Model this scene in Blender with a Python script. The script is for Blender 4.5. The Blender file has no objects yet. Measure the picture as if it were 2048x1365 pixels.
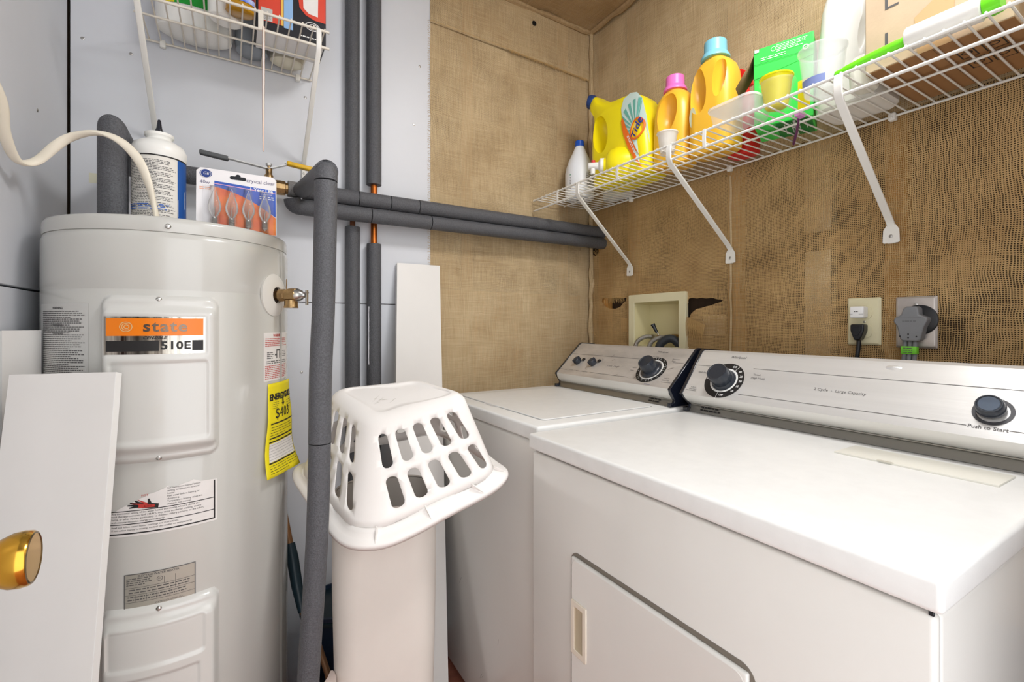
import bpy, bmesh, math, random
from mathutils import Vector, Matrix
from mathutils.geometry import delaunay_2d_cdt
random.seed(7)
PI = math.pi
sc = bpy.context.scene
COL = sc.collection

# ------------------------------------------------------------------ camera
cd = bpy.data.cameras.new('camera')
cam = bpy.data.objects.new('camera', cd)
COL.objects.link(cam)
cam.location = (0, 0, 1.162)
cam.rotation_euler = (PI/2, 0, math.radians(-31.03))
cd.sensor_width = 36
cd.lens = 36*935/2048
cd.shift_y = -30.5/2048
cd.clip_start = 0.02
sc.camera = cam

# ------------------------------------------------------------------ world and light
w = bpy.data.worlds.new('world')
sc.world = w
w.use_nodes = True
w.node_tree.nodes['Background'].inputs[0].default_value = (0.955, 0.978, 1.0, 1)
w.node_tree.nodes['Background'].inputs[1].default_value = 2.3


def area(name, loc, target, size, power, color):
    l = bpy.data.lights.new(name, 'AREA')
    l.shape = 'DISK'
    l.size = size
    l.energy = power
    l.color = color
    o = bpy.data.objects.new(name, l)
    o.location = loc
    o.rotation_euler = (Vector(target)-Vector(loc)).to_track_quat('-Z', 'Y').to_euler()
    COL.objects.link(o)
    return o


area('ceiling_lamp', (0.85, 0.25, 2.46), (0.75, 0.6, 0), 0.42, 13.5, (1.0, 0.99, 0.98))
sc.view_settings.view_transform = 'Standard'
sc.view_settings.look = 'None'
sc.view_settings.gamma = 1
sc.view_settings.exposure = 0.32
sc.view_settings.use_curve_mapping = False

# ------------------------------------------------------------------ materials
MATS = {}


def srgb(r, g, b):
    f = lambda c: c/12.92 if c <= .04045 else ((c+.055)/1.055)**2.4
    return (f(r/255), f(g/255), f(b/255), 1)


def mat(name, col, rough=.5, metal=0, bump=0, bscale=200, var=0, vscale=8, coat=0, trans=0, ior=1.45, alpha=1, sss=0, stretch=(1, 1, 1), dark=None):
    """procedural material; colour in sRGB 0-255"""
    if name in MATS:
        return MATS[name]
    m = bpy.data.materials.new(name)
    m.use_nodes = True
    nt = m.node_tree
    b = nt.nodes['Principled BSDF']
    c = srgb(*col)
    b.inputs['Base Color'].default_value = c
    b.inputs['Roughness'].default_value = rough
    b.inputs['Metallic'].default_value = metal
    b.inputs['Coat Weight'].default_value = coat
    b.inputs['Transmission Weight'].default_value = trans
    b.inputs['IOR'].default_value = ior
    b.inputs['Alpha'].default_value = alpha
    if sss:
        b.inputs['Subsurface Weight'].default_value = sss
        b.inputs['Subsurface Radius'].default_value = (.02, .02, .02)
    tc = nt.nodes.new('ShaderNodeTexCoord')
    mp = nt.nodes.new('ShaderNodeMapping')
    mp.inputs['Scale'].default_value = stretch
    nt.links.new(tc.outputs['Object'], mp.inputs[0])
    if var:
        n = nt.nodes.new('ShaderNodeTexNoise')
        n.inputs['Scale'].default_value = vscale
        n.inputs['Detail'].default_value = 5
        n.inputs['Roughness'].default_value = .6
        nt.links.new(mp.outputs[0], n.inputs['Vector'])
        mx = nt.nodes.new('ShaderNodeMix')
        mx.data_type = 'RGBA'
        d2 = srgb(*dark) if dark else tuple(x*(1-var) for x in c[:3])+(1,)
        mx.inputs[6].default_value = d2
        mx.inputs[7].default_value = tuple(min(1, x*(1+var*.5)) for x in c[:3])+(1,)
        r = nt.nodes.new('ShaderNodeMapRange')
        r.inputs[1].default_value = .3
        r.inputs[2].default_value = .65
        nt.links.new(n.outputs[0], r.inputs[0])
        nt.links.new(r.outputs[0], mx.inputs[0])
        nt.links.new(mx.outputs[2], b.inputs['Base Color'])
    if bump:
        n2 = nt.nodes.new('ShaderNodeTexNoise')
        n2.inputs['Scale'].default_value = bscale
        n2.inputs['Detail'].default_value = 3
        nt.links.new(mp.outputs[0], n2.inputs['Vector'])
        bp = nt.nodes.new('ShaderNodeBump')
        bp.inputs['Strength'].default_value = bump
        bp.inputs['Distance'].default_value = .002
        nt.links.new(n2.outputs[0], bp.inputs['Height'])
        nt.links.new(bp.outputs[0], b.inputs['Normal'])
    MATS[name] = m
    return m


def burlap_mat(name, iu, iv, pitch=.0038, gap=.5, col=(196, 160, 108), col2=(150, 112, 66), grad=0):
    """loosely woven jute: two thread sets, the gaps between them are open"""
    m = bpy.data.materials.new(name)
    m.use_nodes = True
    nt = m.node_tree
    L = nt.links.new
    N = nt.nodes.new
    b = nt.nodes['Principled BSDF']
    out = nt.nodes['Material Output']

    def math_(op, a, c=None, clamp=False):
        n = N('ShaderNodeMath')
        n.operation = op
        n.use_clamp = clamp
        for i, x in enumerate((a, c)):
            if x is None:
                continue
            if isinstance(x, (int, float)):
                n.inputs[i].default_value = x
            else:
                L(x, n.inputs[i])
        return n.outputs[0]

    def noise(vec, scale, detail=2, rough=.5):
        n = N('ShaderNodeTexNoise')
        n.inputs['Scale'].default_value = scale
        n.inputs['Detail'].default_value = detail
        n.inputs['Roughness'].default_value = rough
        L(vec, n.inputs['Vector'])
        return n
    tc = N('ShaderNodeTexCoord')
    pos = tc.outputs['Object']
    nb = noise(pos, 5, 3)
    nf = noise(pos, 38, 2)
    sb = N('ShaderNodeSeparateColor')
    L(nb.outputs['Color'], sb.inputs[0])
    sf = N('ShaderNodeSeparateColor')
    L(nf.outputs['Color'], sf.inputs[0])
    sp = N('ShaderNodeSeparateXYZ')
    L(pos, sp.inputs[0])
    U0, V0 = sp.outputs[iu], sp.outputs[iv]
    U = math_('ADD', U0, math_('ADD', math_('MULTIPLY', sb.outputs[0], .028), math_('MULTIPLY', sf.outputs[0], .005)))
    V = math_('ADD', V0, math_('ADD', math_('MULTIPLY', sb.outputs[1], .028), math_('MULTIPLY', sf.outputs[1], .005)))
    su = math_('ABSOLUTE', math_('SINE', math_('MULTIPLY', U, PI/pitch)))
    sv = math_('ABSOLUTE', math_('SINE', math_('MULTIPLY', V, PI/pitch)))
    loose = noise(pos, 7, 3).outputs[0]
    thr = math_('ADD', math_('MULTIPLY', math_('SUBTRACT', loose, .5), .9), math_('ADD', math_('MULTIPLY', U0, grad), gap))
    cu = math_('GREATER_THAN', su, thr)
    cv = math_('GREATER_THAN', sv, thr)
    cover = math_('MAXIMUM', cu, cv)
    # thread colour: streaks along both thread directions
    cmb = N('ShaderNodeCombineXYZ')
    L(math_('MULTIPLY', U, 260), cmb.inputs[0])
    L(math_('MULTIPLY', V, 9), cmb.inputs[1])
    s1 = noise(cmb.outputs[0], 1, 3)
    cmb2 = N('ShaderNodeCombineXYZ')
    L(math_('MULTIPLY', U, 9), cmb2.inputs[0])
    L(math_('MULTIPLY', V, 260), cmb2.inputs[1])
    s2 = noise(cmb2.outputs[0], 1, 3)
    big = noise(pos, 3.2, 4, .6).outputs[0]
    f = math_('ADD', math_('MULTIPLY', math_('ADD', s1.outputs[0], s2.outputs[0]), .55), math_('MULTIPLY', big, .9))
    f = math_('MULTIPLY', math_('SUBTRACT', f, .62), 1.5, True)
    mx = N('ShaderNodeMix')
    mx.data_type = 'RGBA'
    L(f, mx.inputs[0])
    mx.inputs[6].default_value = srgb(*col2)
    mx.inputs[7].default_value = srgb(*col)
    L(mx.outputs[2], b.inputs['Base Color'])
    b.inputs['Roughness'].default_value = .9
    b.inputs['Specular IOR Level'].default_value = .1
    h = math_('MAXIMUM', su, sv)
    bp = N('ShaderNodeBump')
    bp.inputs['Strength'].default_value = .6
    bp.inputs['Distance'].default_value = .0012
    L(h, bp.inputs['Height'])
    L(bp.outputs[0], b.inputs['Normal'])
    tr = N('ShaderNodeBsdfTransparent')
    ms = N('ShaderNodeMixShader')
    L(cover, ms.inputs[0])
    L(tr.outputs[0], ms.inputs[1])
    L(b.outputs[0], ms.inputs[2])
    L(ms.outputs[0], out.inputs['Surface'])
    MATS[name] = m
    return m


def film(name, col, clear, rough=.08, frost=0):
    """thin clear or frosted plastic: mostly see-through, with surface gloss"""
    m = bpy.data.materials.new(name)
    m.use_nodes = True
    nt = m.node_tree
    out = nt.nodes['Material Output']
    b = nt.nodes['Principled BSDF']
    b.inputs['Base Color'].default_value = srgb(*col)
    b.inputs['Roughness'].default_value = rough
    b.inputs['Subsurface Weight'].default_value = 0
    tr = nt.nodes.new('ShaderNodeBsdfTransparent')
    body = tr.outputs[0]
    if frost:
        tl = nt.nodes.new('ShaderNodeBsdfTranslucent')
        tl.inputs[0].default_value = srgb(*col)
        mf = nt.nodes.new('ShaderNodeMixShader')
        mf.inputs[0].default_value = frost
        nt.links.new(body, mf.inputs[1])
        nt.links.new(tl.outputs[0], mf.inputs[2])
        body = mf.outputs[0]
    fr = nt.nodes.new('ShaderNodeFresnel')
    fr.inputs[0].default_value = 1.4
    ad = nt.nodes.new('ShaderNodeMath')
    ad.operation = 'ADD'
    ad.use_clamp = True
    ad.inputs[1].default_value = 1-clear
    nt.links.new(fr.outputs[0], ad.inputs[0])
    ms = nt.nodes.new('ShaderNodeMixShader')
    nt.links.new(ad.outputs[0], ms.inputs[0])
    nt.links.new(body, ms.inputs[1])
    nt.links.new(b.outputs[0], ms.inputs[2])
    nt.links.new(ms.outputs[0], out.inputs['Surface'])
    MATS[name] = m
    return m


WHITE_PANEL = mat('painted_panel', (214, 216, 221), .42, var=.03, vscale=3, bump=.05, bscale=60)
ENAMEL = mat('white_enamel', (226, 224, 219), .22, coat=.3, var=.02, vscale=4)
ENAMEL_TOP = mat('white_enamel_top', (232, 232, 230), .33, var=.03, vscale=30, bump=.03, bscale=500)
TANK = mat('tank_enamel', (203, 202, 196), .2, coat=.4, var=.02, vscale=3)
TANK_PLATE = mat('tank_plate', (214, 213, 208), .22, coat=.4)
FOAM = mat('pipe_foam', (88, 89, 93), .52, bump=.9, bscale=420, var=.35, vscale=300)
COPPER = mat('copper', (196, 110, 50), .3, 1, var=.35, vscale=25)
BRASS = mat('brass', (176, 146, 104), .36, 1, var=.4, vscale=40)
GOLD = mat('polished_brass', (205, 158, 62), .16, 1, var=.12, vscale=20)
STEEL = mat('steel', (190, 188, 184), .28, 1, var=.2, vscale=60)
BRUSHED = mat('brushed_panel', (226, 225, 223), .32, .45, var=.1, vscale=14, bump=.05, bscale=300, stretch=(1, .05, 1))
BRUSHED_OLD = mat('scuffed_panel', (204, 198, 192), .42, .4, var=.2, vscale=18, bump=.08, bscale=300, stretch=(1, .4, 1))
STRIP = mat('grey_strip', (150, 147, 140), .35, .7)
BLACK = mat('black_plastic', (26, 28, 34), .32)
BLACKGLOSS = mat('gloss_black_plastic', (22, 26, 38), .16, coat=.5)
KNOB = mat('knob_black', (38, 44, 54), .28, coat=.3)
CHROME = mat('chrome', (215, 215, 215), .1, 1)
INK = mat('ink_black', (34, 32, 32), .5)
INK_GREY = mat('ink_grey', (92, 90, 90), .5)
INK_WHITE = mat('ink_white', (238, 238, 236), .5)
INK_RED = mat('ink_red', (190, 60, 52), .5)
INK_BLUE = mat('ink_blue', (34, 62, 132), .5)
LABEL = mat('paper_white', (232, 228, 224), .45, var=.05, vscale=20)
WIRE = mat('white_wire_coating', (236, 234, 228), .35)
WIRE_OLD = mat('cream_wire_coating', (226, 219, 206), .38, var=.08, vscale=30)
MELAMINE = mat('white_melamine', (228, 225, 221), .4, var=.02, vscale=6)
MELAMINE_EDGE = mat('melamine_edge', (244, 244, 242), .45)
BASKET = mat('basket_plastic', (236, 232, 228), .42, var=.03, vscale=5, sss=.15)
BIN = mat('bin_plastic', (222, 215, 207), .5, var=.04, vscale=5)
IVORY = mat('ivory_plastic', (228, 221, 186), .38, var=.04, vscale=12)
WOOD = mat('stud_wood', (206, 150, 80), .75, var=.35, vscale=6, stretch=(9, 9, .5), bump=.2, bscale=60)
WOOD_PALE = mat('pale_wood', (228, 208, 172), .75, var=.2, vscale=6, stretch=(9, 9, .5))
WOOD_DARK = mat('dark_sheathing', (58, 42, 28), .85, var=.5, vscale=5, stretch=(4, 4, .6))
FLOOR = mat('floor_wood', (168, 104, 84), .45, var=.25, vscale=4, stretch=(1, 8, 1))


# ------------------------------------------------------------------ mesh helpers
class G:
    def __init__(s):
        s.v = []
        s.f = []

    def add(s, verts, faces):
        o = len(s.v)
        s.v += [Vector(p) for p in verts]
        s.f += [tuple(i+o for i in f) for f in faces]
        return s

    def map(s, fn):
        s.v = [Vector(fn(p)) for p in s.v]
        return s

    def xf(s, M):
        s.v = [M @ p for p in s.v]
        return s

    def join(s, g):
        return s.add(g.v, g.f)


def box(x0, x1, y0, y1, z0, z1, g=None):
    g = g or G()
    return g.add([(x0, y0, z0), (x1, y0, z0), (x1, y1, z0), (x0, y1, z0), (x0, y0, z1), (x1, y0, z1), (x1, y1, z1), (x0, y1, z1)],
                 [(0, 3, 2, 1), (4, 5, 6, 7), (0, 1, 5, 4), (1, 2, 6, 5), (2, 3, 7, 6), (3, 0, 4, 7)])


def rbox(x0, x1, y0, y1, z0, z1, r=.004, seg=3):
    bm = bmesh.new()
    bmesh.ops.create_cube(bm, size=1)
    for v in bm.verts:
        v.co = Vector(((x0+x1)/2+v.co.x*(x1-x0), (y0+y1)/2+v.co.y*(y1-y0), (z0+z1)/2+v.co.z*(z1-z0)))
    bmesh.ops.bevel(bm, geom=bm.edges[:], offset=r, segments=seg, profile=.5, affect='EDGES')
    g = G().add([v.co.copy() for v in bm.verts], [[v.index for v in f.verts] for f in bm.faces]) if not bm.verts.index_update() else None
    bm.free()
    return g


def loft(rings, cap0=True, cap1=True, closed=True, g=None):
    g = g or G()
    n = len(rings[0])
    V = [p for r in rings for p in r]
    F = []
    for i in range(len(rings)-1):
        for j in range(n if closed else n-1):
            k = (j+1) % n
            F.append((i*n+j, i*n+k, (i+1)*n+k, (i+1)*n+j))
    if cap0:
        F.append(tuple(reversed(range(n))))
    if cap1:
        F.append(tuple(range((len(rings)-1)*n, len(rings)*n)))
    return g.add(V, F)


def tube(pts, r, seg=12, caps=True, g=None, flat=1, twist=0):
    pts = [Vector(p) for p in pts]
    n = len(pts)
    rad = r if isinstance(r, (list, tuple)) else [r]*n
    T = []
    for i in range(n):
        t = pts[min(i+1, n-1)]-pts[max(i-1, 0)]
        T.append(t.normalized())
    up = Vector((0, 0, 1)) if abs(T[0].z) < .9 else Vector((0, 1, 0))
    nrm = (up-T[0]*up.dot(T[0])).normalized()
    rings = []
    for i in range(n):
        nrm = (nrm-T[i]*nrm.dot(T[i])).normalized()
        bn = T[i].cross(nrm)
        tw = twist*i
        rings.append([pts[i]+(nrm*math.cos(a+tw)+bn*math.sin(a+tw))*0 + (nrm*math.cos(tw)+bn*math.sin(tw))*math.cos(a)*rad[i] + (bn*math.cos(tw)-nrm*math.sin(tw))*math.sin(a)*rad[i]*flat
                      for a in [2*PI*k/seg for k in range(seg)]])
    return loft(rings, caps, caps, g=g)


def spline(pts, n=8):
    """catmull-rom through pts"""
    P = [Vector(p) for p in pts]
    P = [P[0]*2-P[1]]+P+[P[-1]*2-P[-2]]
    out = []
    for i in range(1, len(P)-2):
        for k in range(n):
            t = k/n
            a, b, c, d = P[i-1:i+3]
            out.append(.5*((2*b)+(c-a)*t+(2*a-5*b+4*c-d)*t*t+(3*b-a-3*c+d)*t**3))
    out.append(P[-2])
    return out


def lathe(prof, c=(0, 0, 0), seg=32, g=None, sx=1, sy=1):
    c = Vector(c)
    rings = [[c+Vector((max(r, 1e-5)*math.cos(2*PI*k/seg)*sx, max(r, 1e-5)*math.sin(2*PI*k/seg)*sy, z)) for k in range(seg)] for r, z in prof]
    return loft(rings, g=g)


def rrect(w, d, r, n=5, c=(0, 0)):
    """rounded rectangle outline, counter-clockwise"""
    out = []
    r = min(r, w/2-1e-4, d/2-1e-4)
    for cx, cy, a0 in ((w/2-r, d/2-r, 0), (-w/2+r, d/2-r, PI/2), (-w/2+r, -d/2+r, PI), (w/2-r, -d/2+r, 1.5*PI)):
        for k in range(n+1):
            a = a0+PI/2*k/n
            out.append((c[0]+cx+r*math.cos(a), c[1]+cy+r*math.sin(a)))
    return out


def prism(poly, fn, d0, d1, g=None):
    """extrude a 2D outline; fn(u, v, depth) -> point"""
    return loft([[fn(u, v, d0) for u, v in poly], [fn(u, v, d1) for u, v in poly]], g=g)


def frame_prism(outer, inner, fn, d0, d1):
    """a plate with one opening; outer and inner have the same number of points"""
    n = len(outer)
    g = G()
    V = [fn(u, v, d1) for u, v in outer]+[fn(u, v, d1) for u, v in inner]+[fn(u, v, d0) for u, v in outer]+[fn(u, v, d0) for u, v in inner]
    F = []
    for j in range(n):
        k = (j+1) % n
        F += [(j, k, n+k, n+j), (2*n+j, 3*n+j, 3*n+k, 2*n+k), (j, 2*n+j, 2*n+k, k), (n+j, n+k, 3*n+k, 3*n+j)]
    return g.add(V, F)


def sheet_cdt(w0, w1, h0, h1, holes, step, extra=None):
    """2D triangulated rectangle with polygon holes -> (verts2d, tris)"""
    pts, edges = [], []

    def loop(poly):
        o = len(pts)
        pts.extend(poly)
        n = len(poly)
        edges.extend((o+i, o+(i+1) % n) for i in range(n))
    nx = max(2, int((w1-w0)/step[0]))
    ny = max(2, int((h1-h0)/step[1]))
    border = [(w0+(w1-w0)*i/nx, h0) for i in range(nx)]+[(w1, h0+(h1-h0)*i/ny) for i in range(ny)]
    border += [(w1-(w1-w0)*i/nx, h1) for i in range(nx)]+[(w0, h1-(h1-h0)*i/ny) for i in range(ny)]
    loop(border)
    for h in holes:
        loop(h)

    def inside(p, poly):
        c = False
        x, y = p
        for i in range(len(poly)):
            (x1, y1), (x2, y2) = poly[i], poly[i-1]
            if (y1 > y) != (y2 > y) and x < (x2-x1)*(y-y1)/(y2-y1)+x1:
                c = not c
        return c
    boxes = [(min(p[0] for p in h), max(p[0] for p in h), min(p[1] for p in h), max(p[1] for p in h)) for h in holes]

    def inhole(p):
        for h, b in zip(holes, boxes):
            if b[0] <= p[0] <= b[1] and b[2] <= p[1] <= b[3] and inside(p, h):
                return True
        return False
    for i in range(1, nx):
        for j in range(1, ny):
            p = (w0+(w1-w0)*i/nx, h0+(h1-h0)*j/ny)
            if not inhole(p):
                pts.append(p)
    V, E, F, *_ = delaunay_2d_cdt([Vector(p) for p in pts], edges, [], 0, 1e-6)
    out = []
    for f in F:
        c = sum((V[i] for i in f), Vector((0, 0)))/len(f)
        if not inhole(c):
            out.append(tuple(f))
    return V, out


def stadium(cx, cy, w, h, n=6, skew=.2):
    r = w/2
    out = []
    for k in range(n+1):
        a = PI*k/n
        out.append((cx+r*math.cos(a), cy+h/2-r+r*math.sin(a)*1.0))
    for k in range(n+1):
        a = PI+PI*k/n
        out.append((cx+r*math.cos(a), cy-h/2+r+r*math.sin(a)))
    return [(x+skew*(y-cy), y) for x, y in out]


# ------------------------------------------------------------------ objects
ORG = {}


def link(o, parent):
    COL.objects.link(o)
    if parent:
        o.parent = parent
        ORG[o.name] = ORG[parent.name]


def tag(o, label=None, cat=None, group=None, kind=None):
    if label:
        o['label'] = label
    if cat:
        o['category'] = cat
    if group:
        o['group'] = group
    if kind:
        o['kind'] = kind
    return o


def thing(name, base, label, cat, group=None):
    o = bpy.data.objects.new(name, None)
    o.empty_display_size = .05
    o.location = base
    COL.objects.link(o)
    ORG[o.name] = Vector(base)
    return tag(o, label, cat, group)


def obj(name, g, m, parent=None, smooth=40, bev=0, solid=0, base=None, label=None, sub=0):
    me = bpy.data.meshes.new(name)
    if parent:
        org = ORG[parent.name]
    else:
        if base is None:
            xs = [p.x for p in g.v]
            ys = [p.y for p in g.v]
            base = ((min(xs)+max(xs))/2, (min(ys)+max(ys))/2, min(p.z for p in g.v))
        org = Vector(base)
    me.from_pydata([p-org for p in g.v], [], g.f)
    bm = bmesh.new()
    bm.from_mesh(me)
    bmesh.ops.recalc_face_normals(bm, faces=bm.faces[:])
    bm.to_mesh(me)
    bm.free()
    me.update()
    if smooth:
        me.shade_smooth()
        me.set_sharp_from_angle(angle=math.radians(smooth))
    for k in (m if isinstance(m, (list, tuple)) else [m]):
        me.materials.append(k)
    o = bpy.data.objects.new(name, me)
    link(o, parent)
    if not parent:
        o.location = org
        ORG[o.name] = org
    if bev:
        b = o.modifiers.new('bevel', 'BEVEL')
        b.width = bev
        b.segments = 2
        b.limit_method = 'ANGLE'
        b.angle_limit = math.radians(40)
    if solid:
        b = o.modifiers.new('thickness', 'SOLIDIFY')
        b.thickness = solid
        b.offset = 0
    if sub:
        b = o.modifiers.new('smooth', 'SUBSURF')
        b.levels = b.render_levels = sub
    if label:
        o['label'] = label
    return o


def copy_part(src, parent, offset):
    """a part that shares its mesh with src, moved by offset (world units)"""
    o = src.copy()
    COL.objects.link(o)
    o.parent = parent
    o.location = Vector(src.location)+Vector(offset)
    return o


def text2d(s, size, align='CENTER', shear=0, spacing=1.0, thin=0):
    cu = bpy.data.curves.new('t', 'FONT')
    cu.body = s
    cu.size = size
    cu.align_x = align
    cu.align_y = 'CENTER'
    cu.shear = shear
    cu.space_character = spacing
    cu.resolution_u = 2
    cu.offset = thin
    o = bpy.data.objects.new('t', cu)
    COL.objects.link(o)
    dg = bpy.context.evaluated_depsgraph_get()
    me = bpy.data.meshes.new_from_object(o.evaluated_get(dg))
    vs = [(v.co.x, v.co.y) for v in me.vertices]
    fs = [tuple(p.vertices) for p in me.polygons]
    bpy.data.objects.remove(o)
    bpy.data.curves.remove(cu)
    bpy.data.meshes.remove(me)
    return vs, fs


def text(s, size, fn, cx, cy, g=None, **k):
    """lettering laid on a surface by fn(u, v, height)"""
    g = g or G()
    vs, fs = text2d(s, size, **k)
    return g.add([fn(cx+x, cy+y, .0006) for x, y in vs], fs)


def patch(fn, u0, u1, v0, v1, h=.0004, nu=1, nv=1, g=None):
    g = g or G()
    V = [fn(u0+(u1-u0)*i/nu, v0+(v1-v0)*j/nv, h) for j in range(nv+1) for i in range(nu+1)]
    F = [(j*(nu+1)+i, j*(nu+1)+i+1, (j+1)*(nu+1)+i+1, (j+1)*(nu+1)+i) for j in range(nv) for i in range(nu)]
    return g.add(V, F)


def fine_print(fn, u0, u1, v0, v1, rows, h=.0007, fill=.9, word=.006, thick=.45, g=None, seed=1, nu=1):
    """rows of broken strokes: print too small to read"""
    g = g or G()
    rr = random.Random(seed)
    lh = (v1-v0)/rows
    for r in range(rows):
        v = v1-(r+.5)*lh
        u = u0
        end = u0+(u1-u0)*(fill if r % 4 == 3 else 1)*rr.uniform(.86, 1)
        while u < end:
            L = min(word*rr.uniform(.4, 1.5), end-u)
            patch(fn, u, u+L, v-lh*thick/2, v+lh*thick/2, h, nu, 1, g)
            u += L+word*.25
    return g


def ring2d(fn, cu, cv, r0, r1, h=.0005, seg=40, a0=0, a1=2*PI, g=None):
    g = g or G()
    V = []
    for k in range(seg+1):
        a = a0+(a1-a0)*k/seg
        V += [fn(cu+r0*math.cos(a), cv+r0*math.sin(a), h), fn(cu+r1*math.cos(a), cv+r1*math.sin(a), h)]
    return g.add(V, [(2*k, 2*k+1, 2*k+3, 2*k+2) for k in range(seg)])


def disc2d(fn, seg=28):
    """flat disc; fn maps unit-circle (x, y) to a point"""
    return G().add([fn(math.cos(2*PI*k/seg), math.sin(2*PI*k/seg)) for k in range(seg)], [tuple(range(seg))])


def screw_geo(c, n, r=.004, h=.003):
    """pan head screw with a cross slot"""
    g = lathe([(r, 0), (r, h*.3), (r*.8, h*.75), (r*.45, h), (0, h)], seg=14)
    box(-r*.7, r*.7, -r*.12, r*.12, h*.9, h*1.08, g)
    box(-r*.12, r*.12, -r*.7, r*.7, h*.9, h*1.08, g)
    q = Vector((0, 0, 1)).rotation_difference(Vector(n))
    return g.xf(Matrix.Translation(Vector(c)) @ q.to_matrix().to_4x4())

# ================================================================== the room
XL, XR, YB, YF, ZC = -.367, 1.427, 1.66, -.14, 2.51


def struct(name, g, m, **k):
    return tag(obj(name, g, m, **k), kind='structure')


struct('floor', box(XL-.1, XR+.12, -1.2, YB+.1, -.05, 0), FLOOR)
struct('ceiling', box(XL-.1, XR+.12, YF, YB+.1, ZC+.01, ZC+.06), WHITE_PANEL)

# back wall: dark sheathing carrying white panels on the left and burlap on the right
wb = struct('wall_back', box(XL-.06, XR+.1, YB+.022, YB+.08, 0, ZC+.05), WOOD_DARK)
obj('panel', box(XL+.004, .64, YB-.005, YB+.02, 1.2395, ZC+.005), WHITE_PANEL, wb, bev=.0015)
obj('panel', box(XL+.004, .64, YB-.005, YB+.02, 0, 1.2375), WHITE_PANEL, wb, bev=.0015)
for x, z in ((-.338, 1.928), (-.237, 1.916), (.208, 1.907), (.197, 1.011), (.575, 1.90), (.598, 2.12), (-.20, 2.12)):
    obj('screw', screw_geo((x, YB-.0045, z), (0, -1, 0), .0045, .0015), STEEL, wb)
for x, wd, mm in ((1.075, .03, WOOD_PALE), (.80, .04, WOOD), (1.27, .05, WOOD), (1.395, .05, WOOD_PALE)):
    obj('stud', box(x-wd/2, x+wd/2, YB+.006, YB+.022, 0, ZC), mm, wb)
obj('board', box(.66, 1.40, YB+.012, YB+.0225, .6, 1.30), WOOD, wb)

obj('tape_scrap', patch(lambda u, v, h: Vector((u, YB-.0056, v)), -.325, -.288, 1.545, 1.572), mat('tape_pale', (214, 212, 190), .4), wb)

# left wall
wl = struct('wall_left', box(XL-.08, XL-.022, YF-.3, YB+.05, 0, ZC+.05), WOOD_DARK)
obj('panel', box(XL-.02, XL, YF-.3, YB-.010, 1.2405, ZC+.005), WHITE_PANEL, wl, bev=.0015)
obj('panel', box(XL-.02, XL, YF-.3, YB-.010, 0, 1.2365), WHITE_PANEL, wl, bev=.0015)
obj('screw', screw_geo((XL+.0002, 1.43, 1.64), (1, 0, 0), .004, .0015), STEEL, wl)

# right wall: studs and sheathing behind burlap
g = box(XR+.035, XR+.09, YF, 1.155, 0, ZC+.05)
box(XR+.035, XR+.09, 1.387, YB+.08, 0, ZC+.05, g)
box(XR+.035, XR+.09, 1.155, 1.387, 0, 1.062, g)
box(XR+.035, XR+.09, 1.155, 1.387, 1.262, ZC+.05, g)
wr = struct('wall_right', g, WOOD_DARK)
for y, wd, mm, d in ((.509, .046, WOOD, .0045), (.692, .07, WOOD_PALE, .0045), (.952, .045, WOOD, .006), (1.418, .05, WOOD, .010), (.20, .05, WOOD, .008), (1.59, .06, WOOD, .008)):
    obj('stud', box(XR+d, XR+.036, y-wd/2, y+wd/2, 0, ZC), mm, wr)
obj('wood_block', box(XR+.006, XR+.036, 1.425, 1.475, 1.135, 1.195), WOOD, wr)
obj('steel_plate', box(XR+.006, XR+.010, .985, 1.07, 1.13, 1.20), WOOD_PALE, wr)
obj('batten', box(XR+.004, XR+.036, .655, .728, 1.375, 1.43), WOOD_DARK, wr)

# front wall with the doorway the camera stands in
g = box(.62, XR+.1, YF-.1, YF, 0, ZC+.05)
box(XL-.1, .62, YF-.1, YF, 2.08, ZC+.05, g)
struct('wall_front', g, WHITE_PANEL)

# door standing open along the left wall, its knob in view
dr = struct('door_1', box(-.277, -.241, -.06, .745, .01, 2.04), mat('door_paint', (226, 222, 216), .4), bev=.002)
kc = Vector((-.241, .685, .917))
kn = lathe([(.030, 0), (.031, .003), (.027, .007), (.014, .010), (.0125, .022), (.017, .029), (.0235, .037), (.0275, .046), (.0285, .054), (.0275, .0605), (.0262, .0625)], seg=40)
M = Matrix.Translation(kc) @ Matrix.Rotation(PI/2, 4, 'Y')
k1 = obj('knob', kn.xf(M), GOLD, dr)
obj('knob_face', lathe([(.0262, .0624), (.0245, .0632), (.023, .0612), (.012, .0585), (.006, .0578), (.004, .0600), (0, .0602)], seg=40).xf(M), mat('dark_brass', (150, 132, 104), .25, 1, var=.3, vscale=60), k1, label='darker dished knob face')  # dished end face in a darker, duller brass than the knob

# ------------------------------------------------------------------ burlap
BUR_B = burlap_mat('burlap_back', 0, 2, .0036, .52, (218, 196, 158), (164, 136, 98))
BUR_R = burlap_mat('burlap_right', 1, 2, 0.0046, .69, (208, 176, 126), (154, 120, 78), -.16)
BUR_RU = burlap_mat('burlap_right_upper', 1, 2, .0042, .46, (222, 200, 162), (168, 142, 104))
BUR_C = burlap_mat('burlap_ceiling', 0, 1, .0038, .36, (196, 170, 132), (150, 122, 88))
JUTE = mat('jute_thread', (196, 160, 104), .9)


def wob(a, b):
    return (math.sin(a*9+1.3*math.sin(b*5))*.0022+math.sin(b*13+a*4)*.0016+math.sin(a*31+b*17)*.0007)


def threads(spots, m, parent, r=.0005):
    g = G()
    for pts in spots:
        tube(spline(pts, 4), r, 4, True, g)
    o = obj('loose_threads', g, m, parent)
    o['kind'] = 'stuff'
    return o


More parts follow.
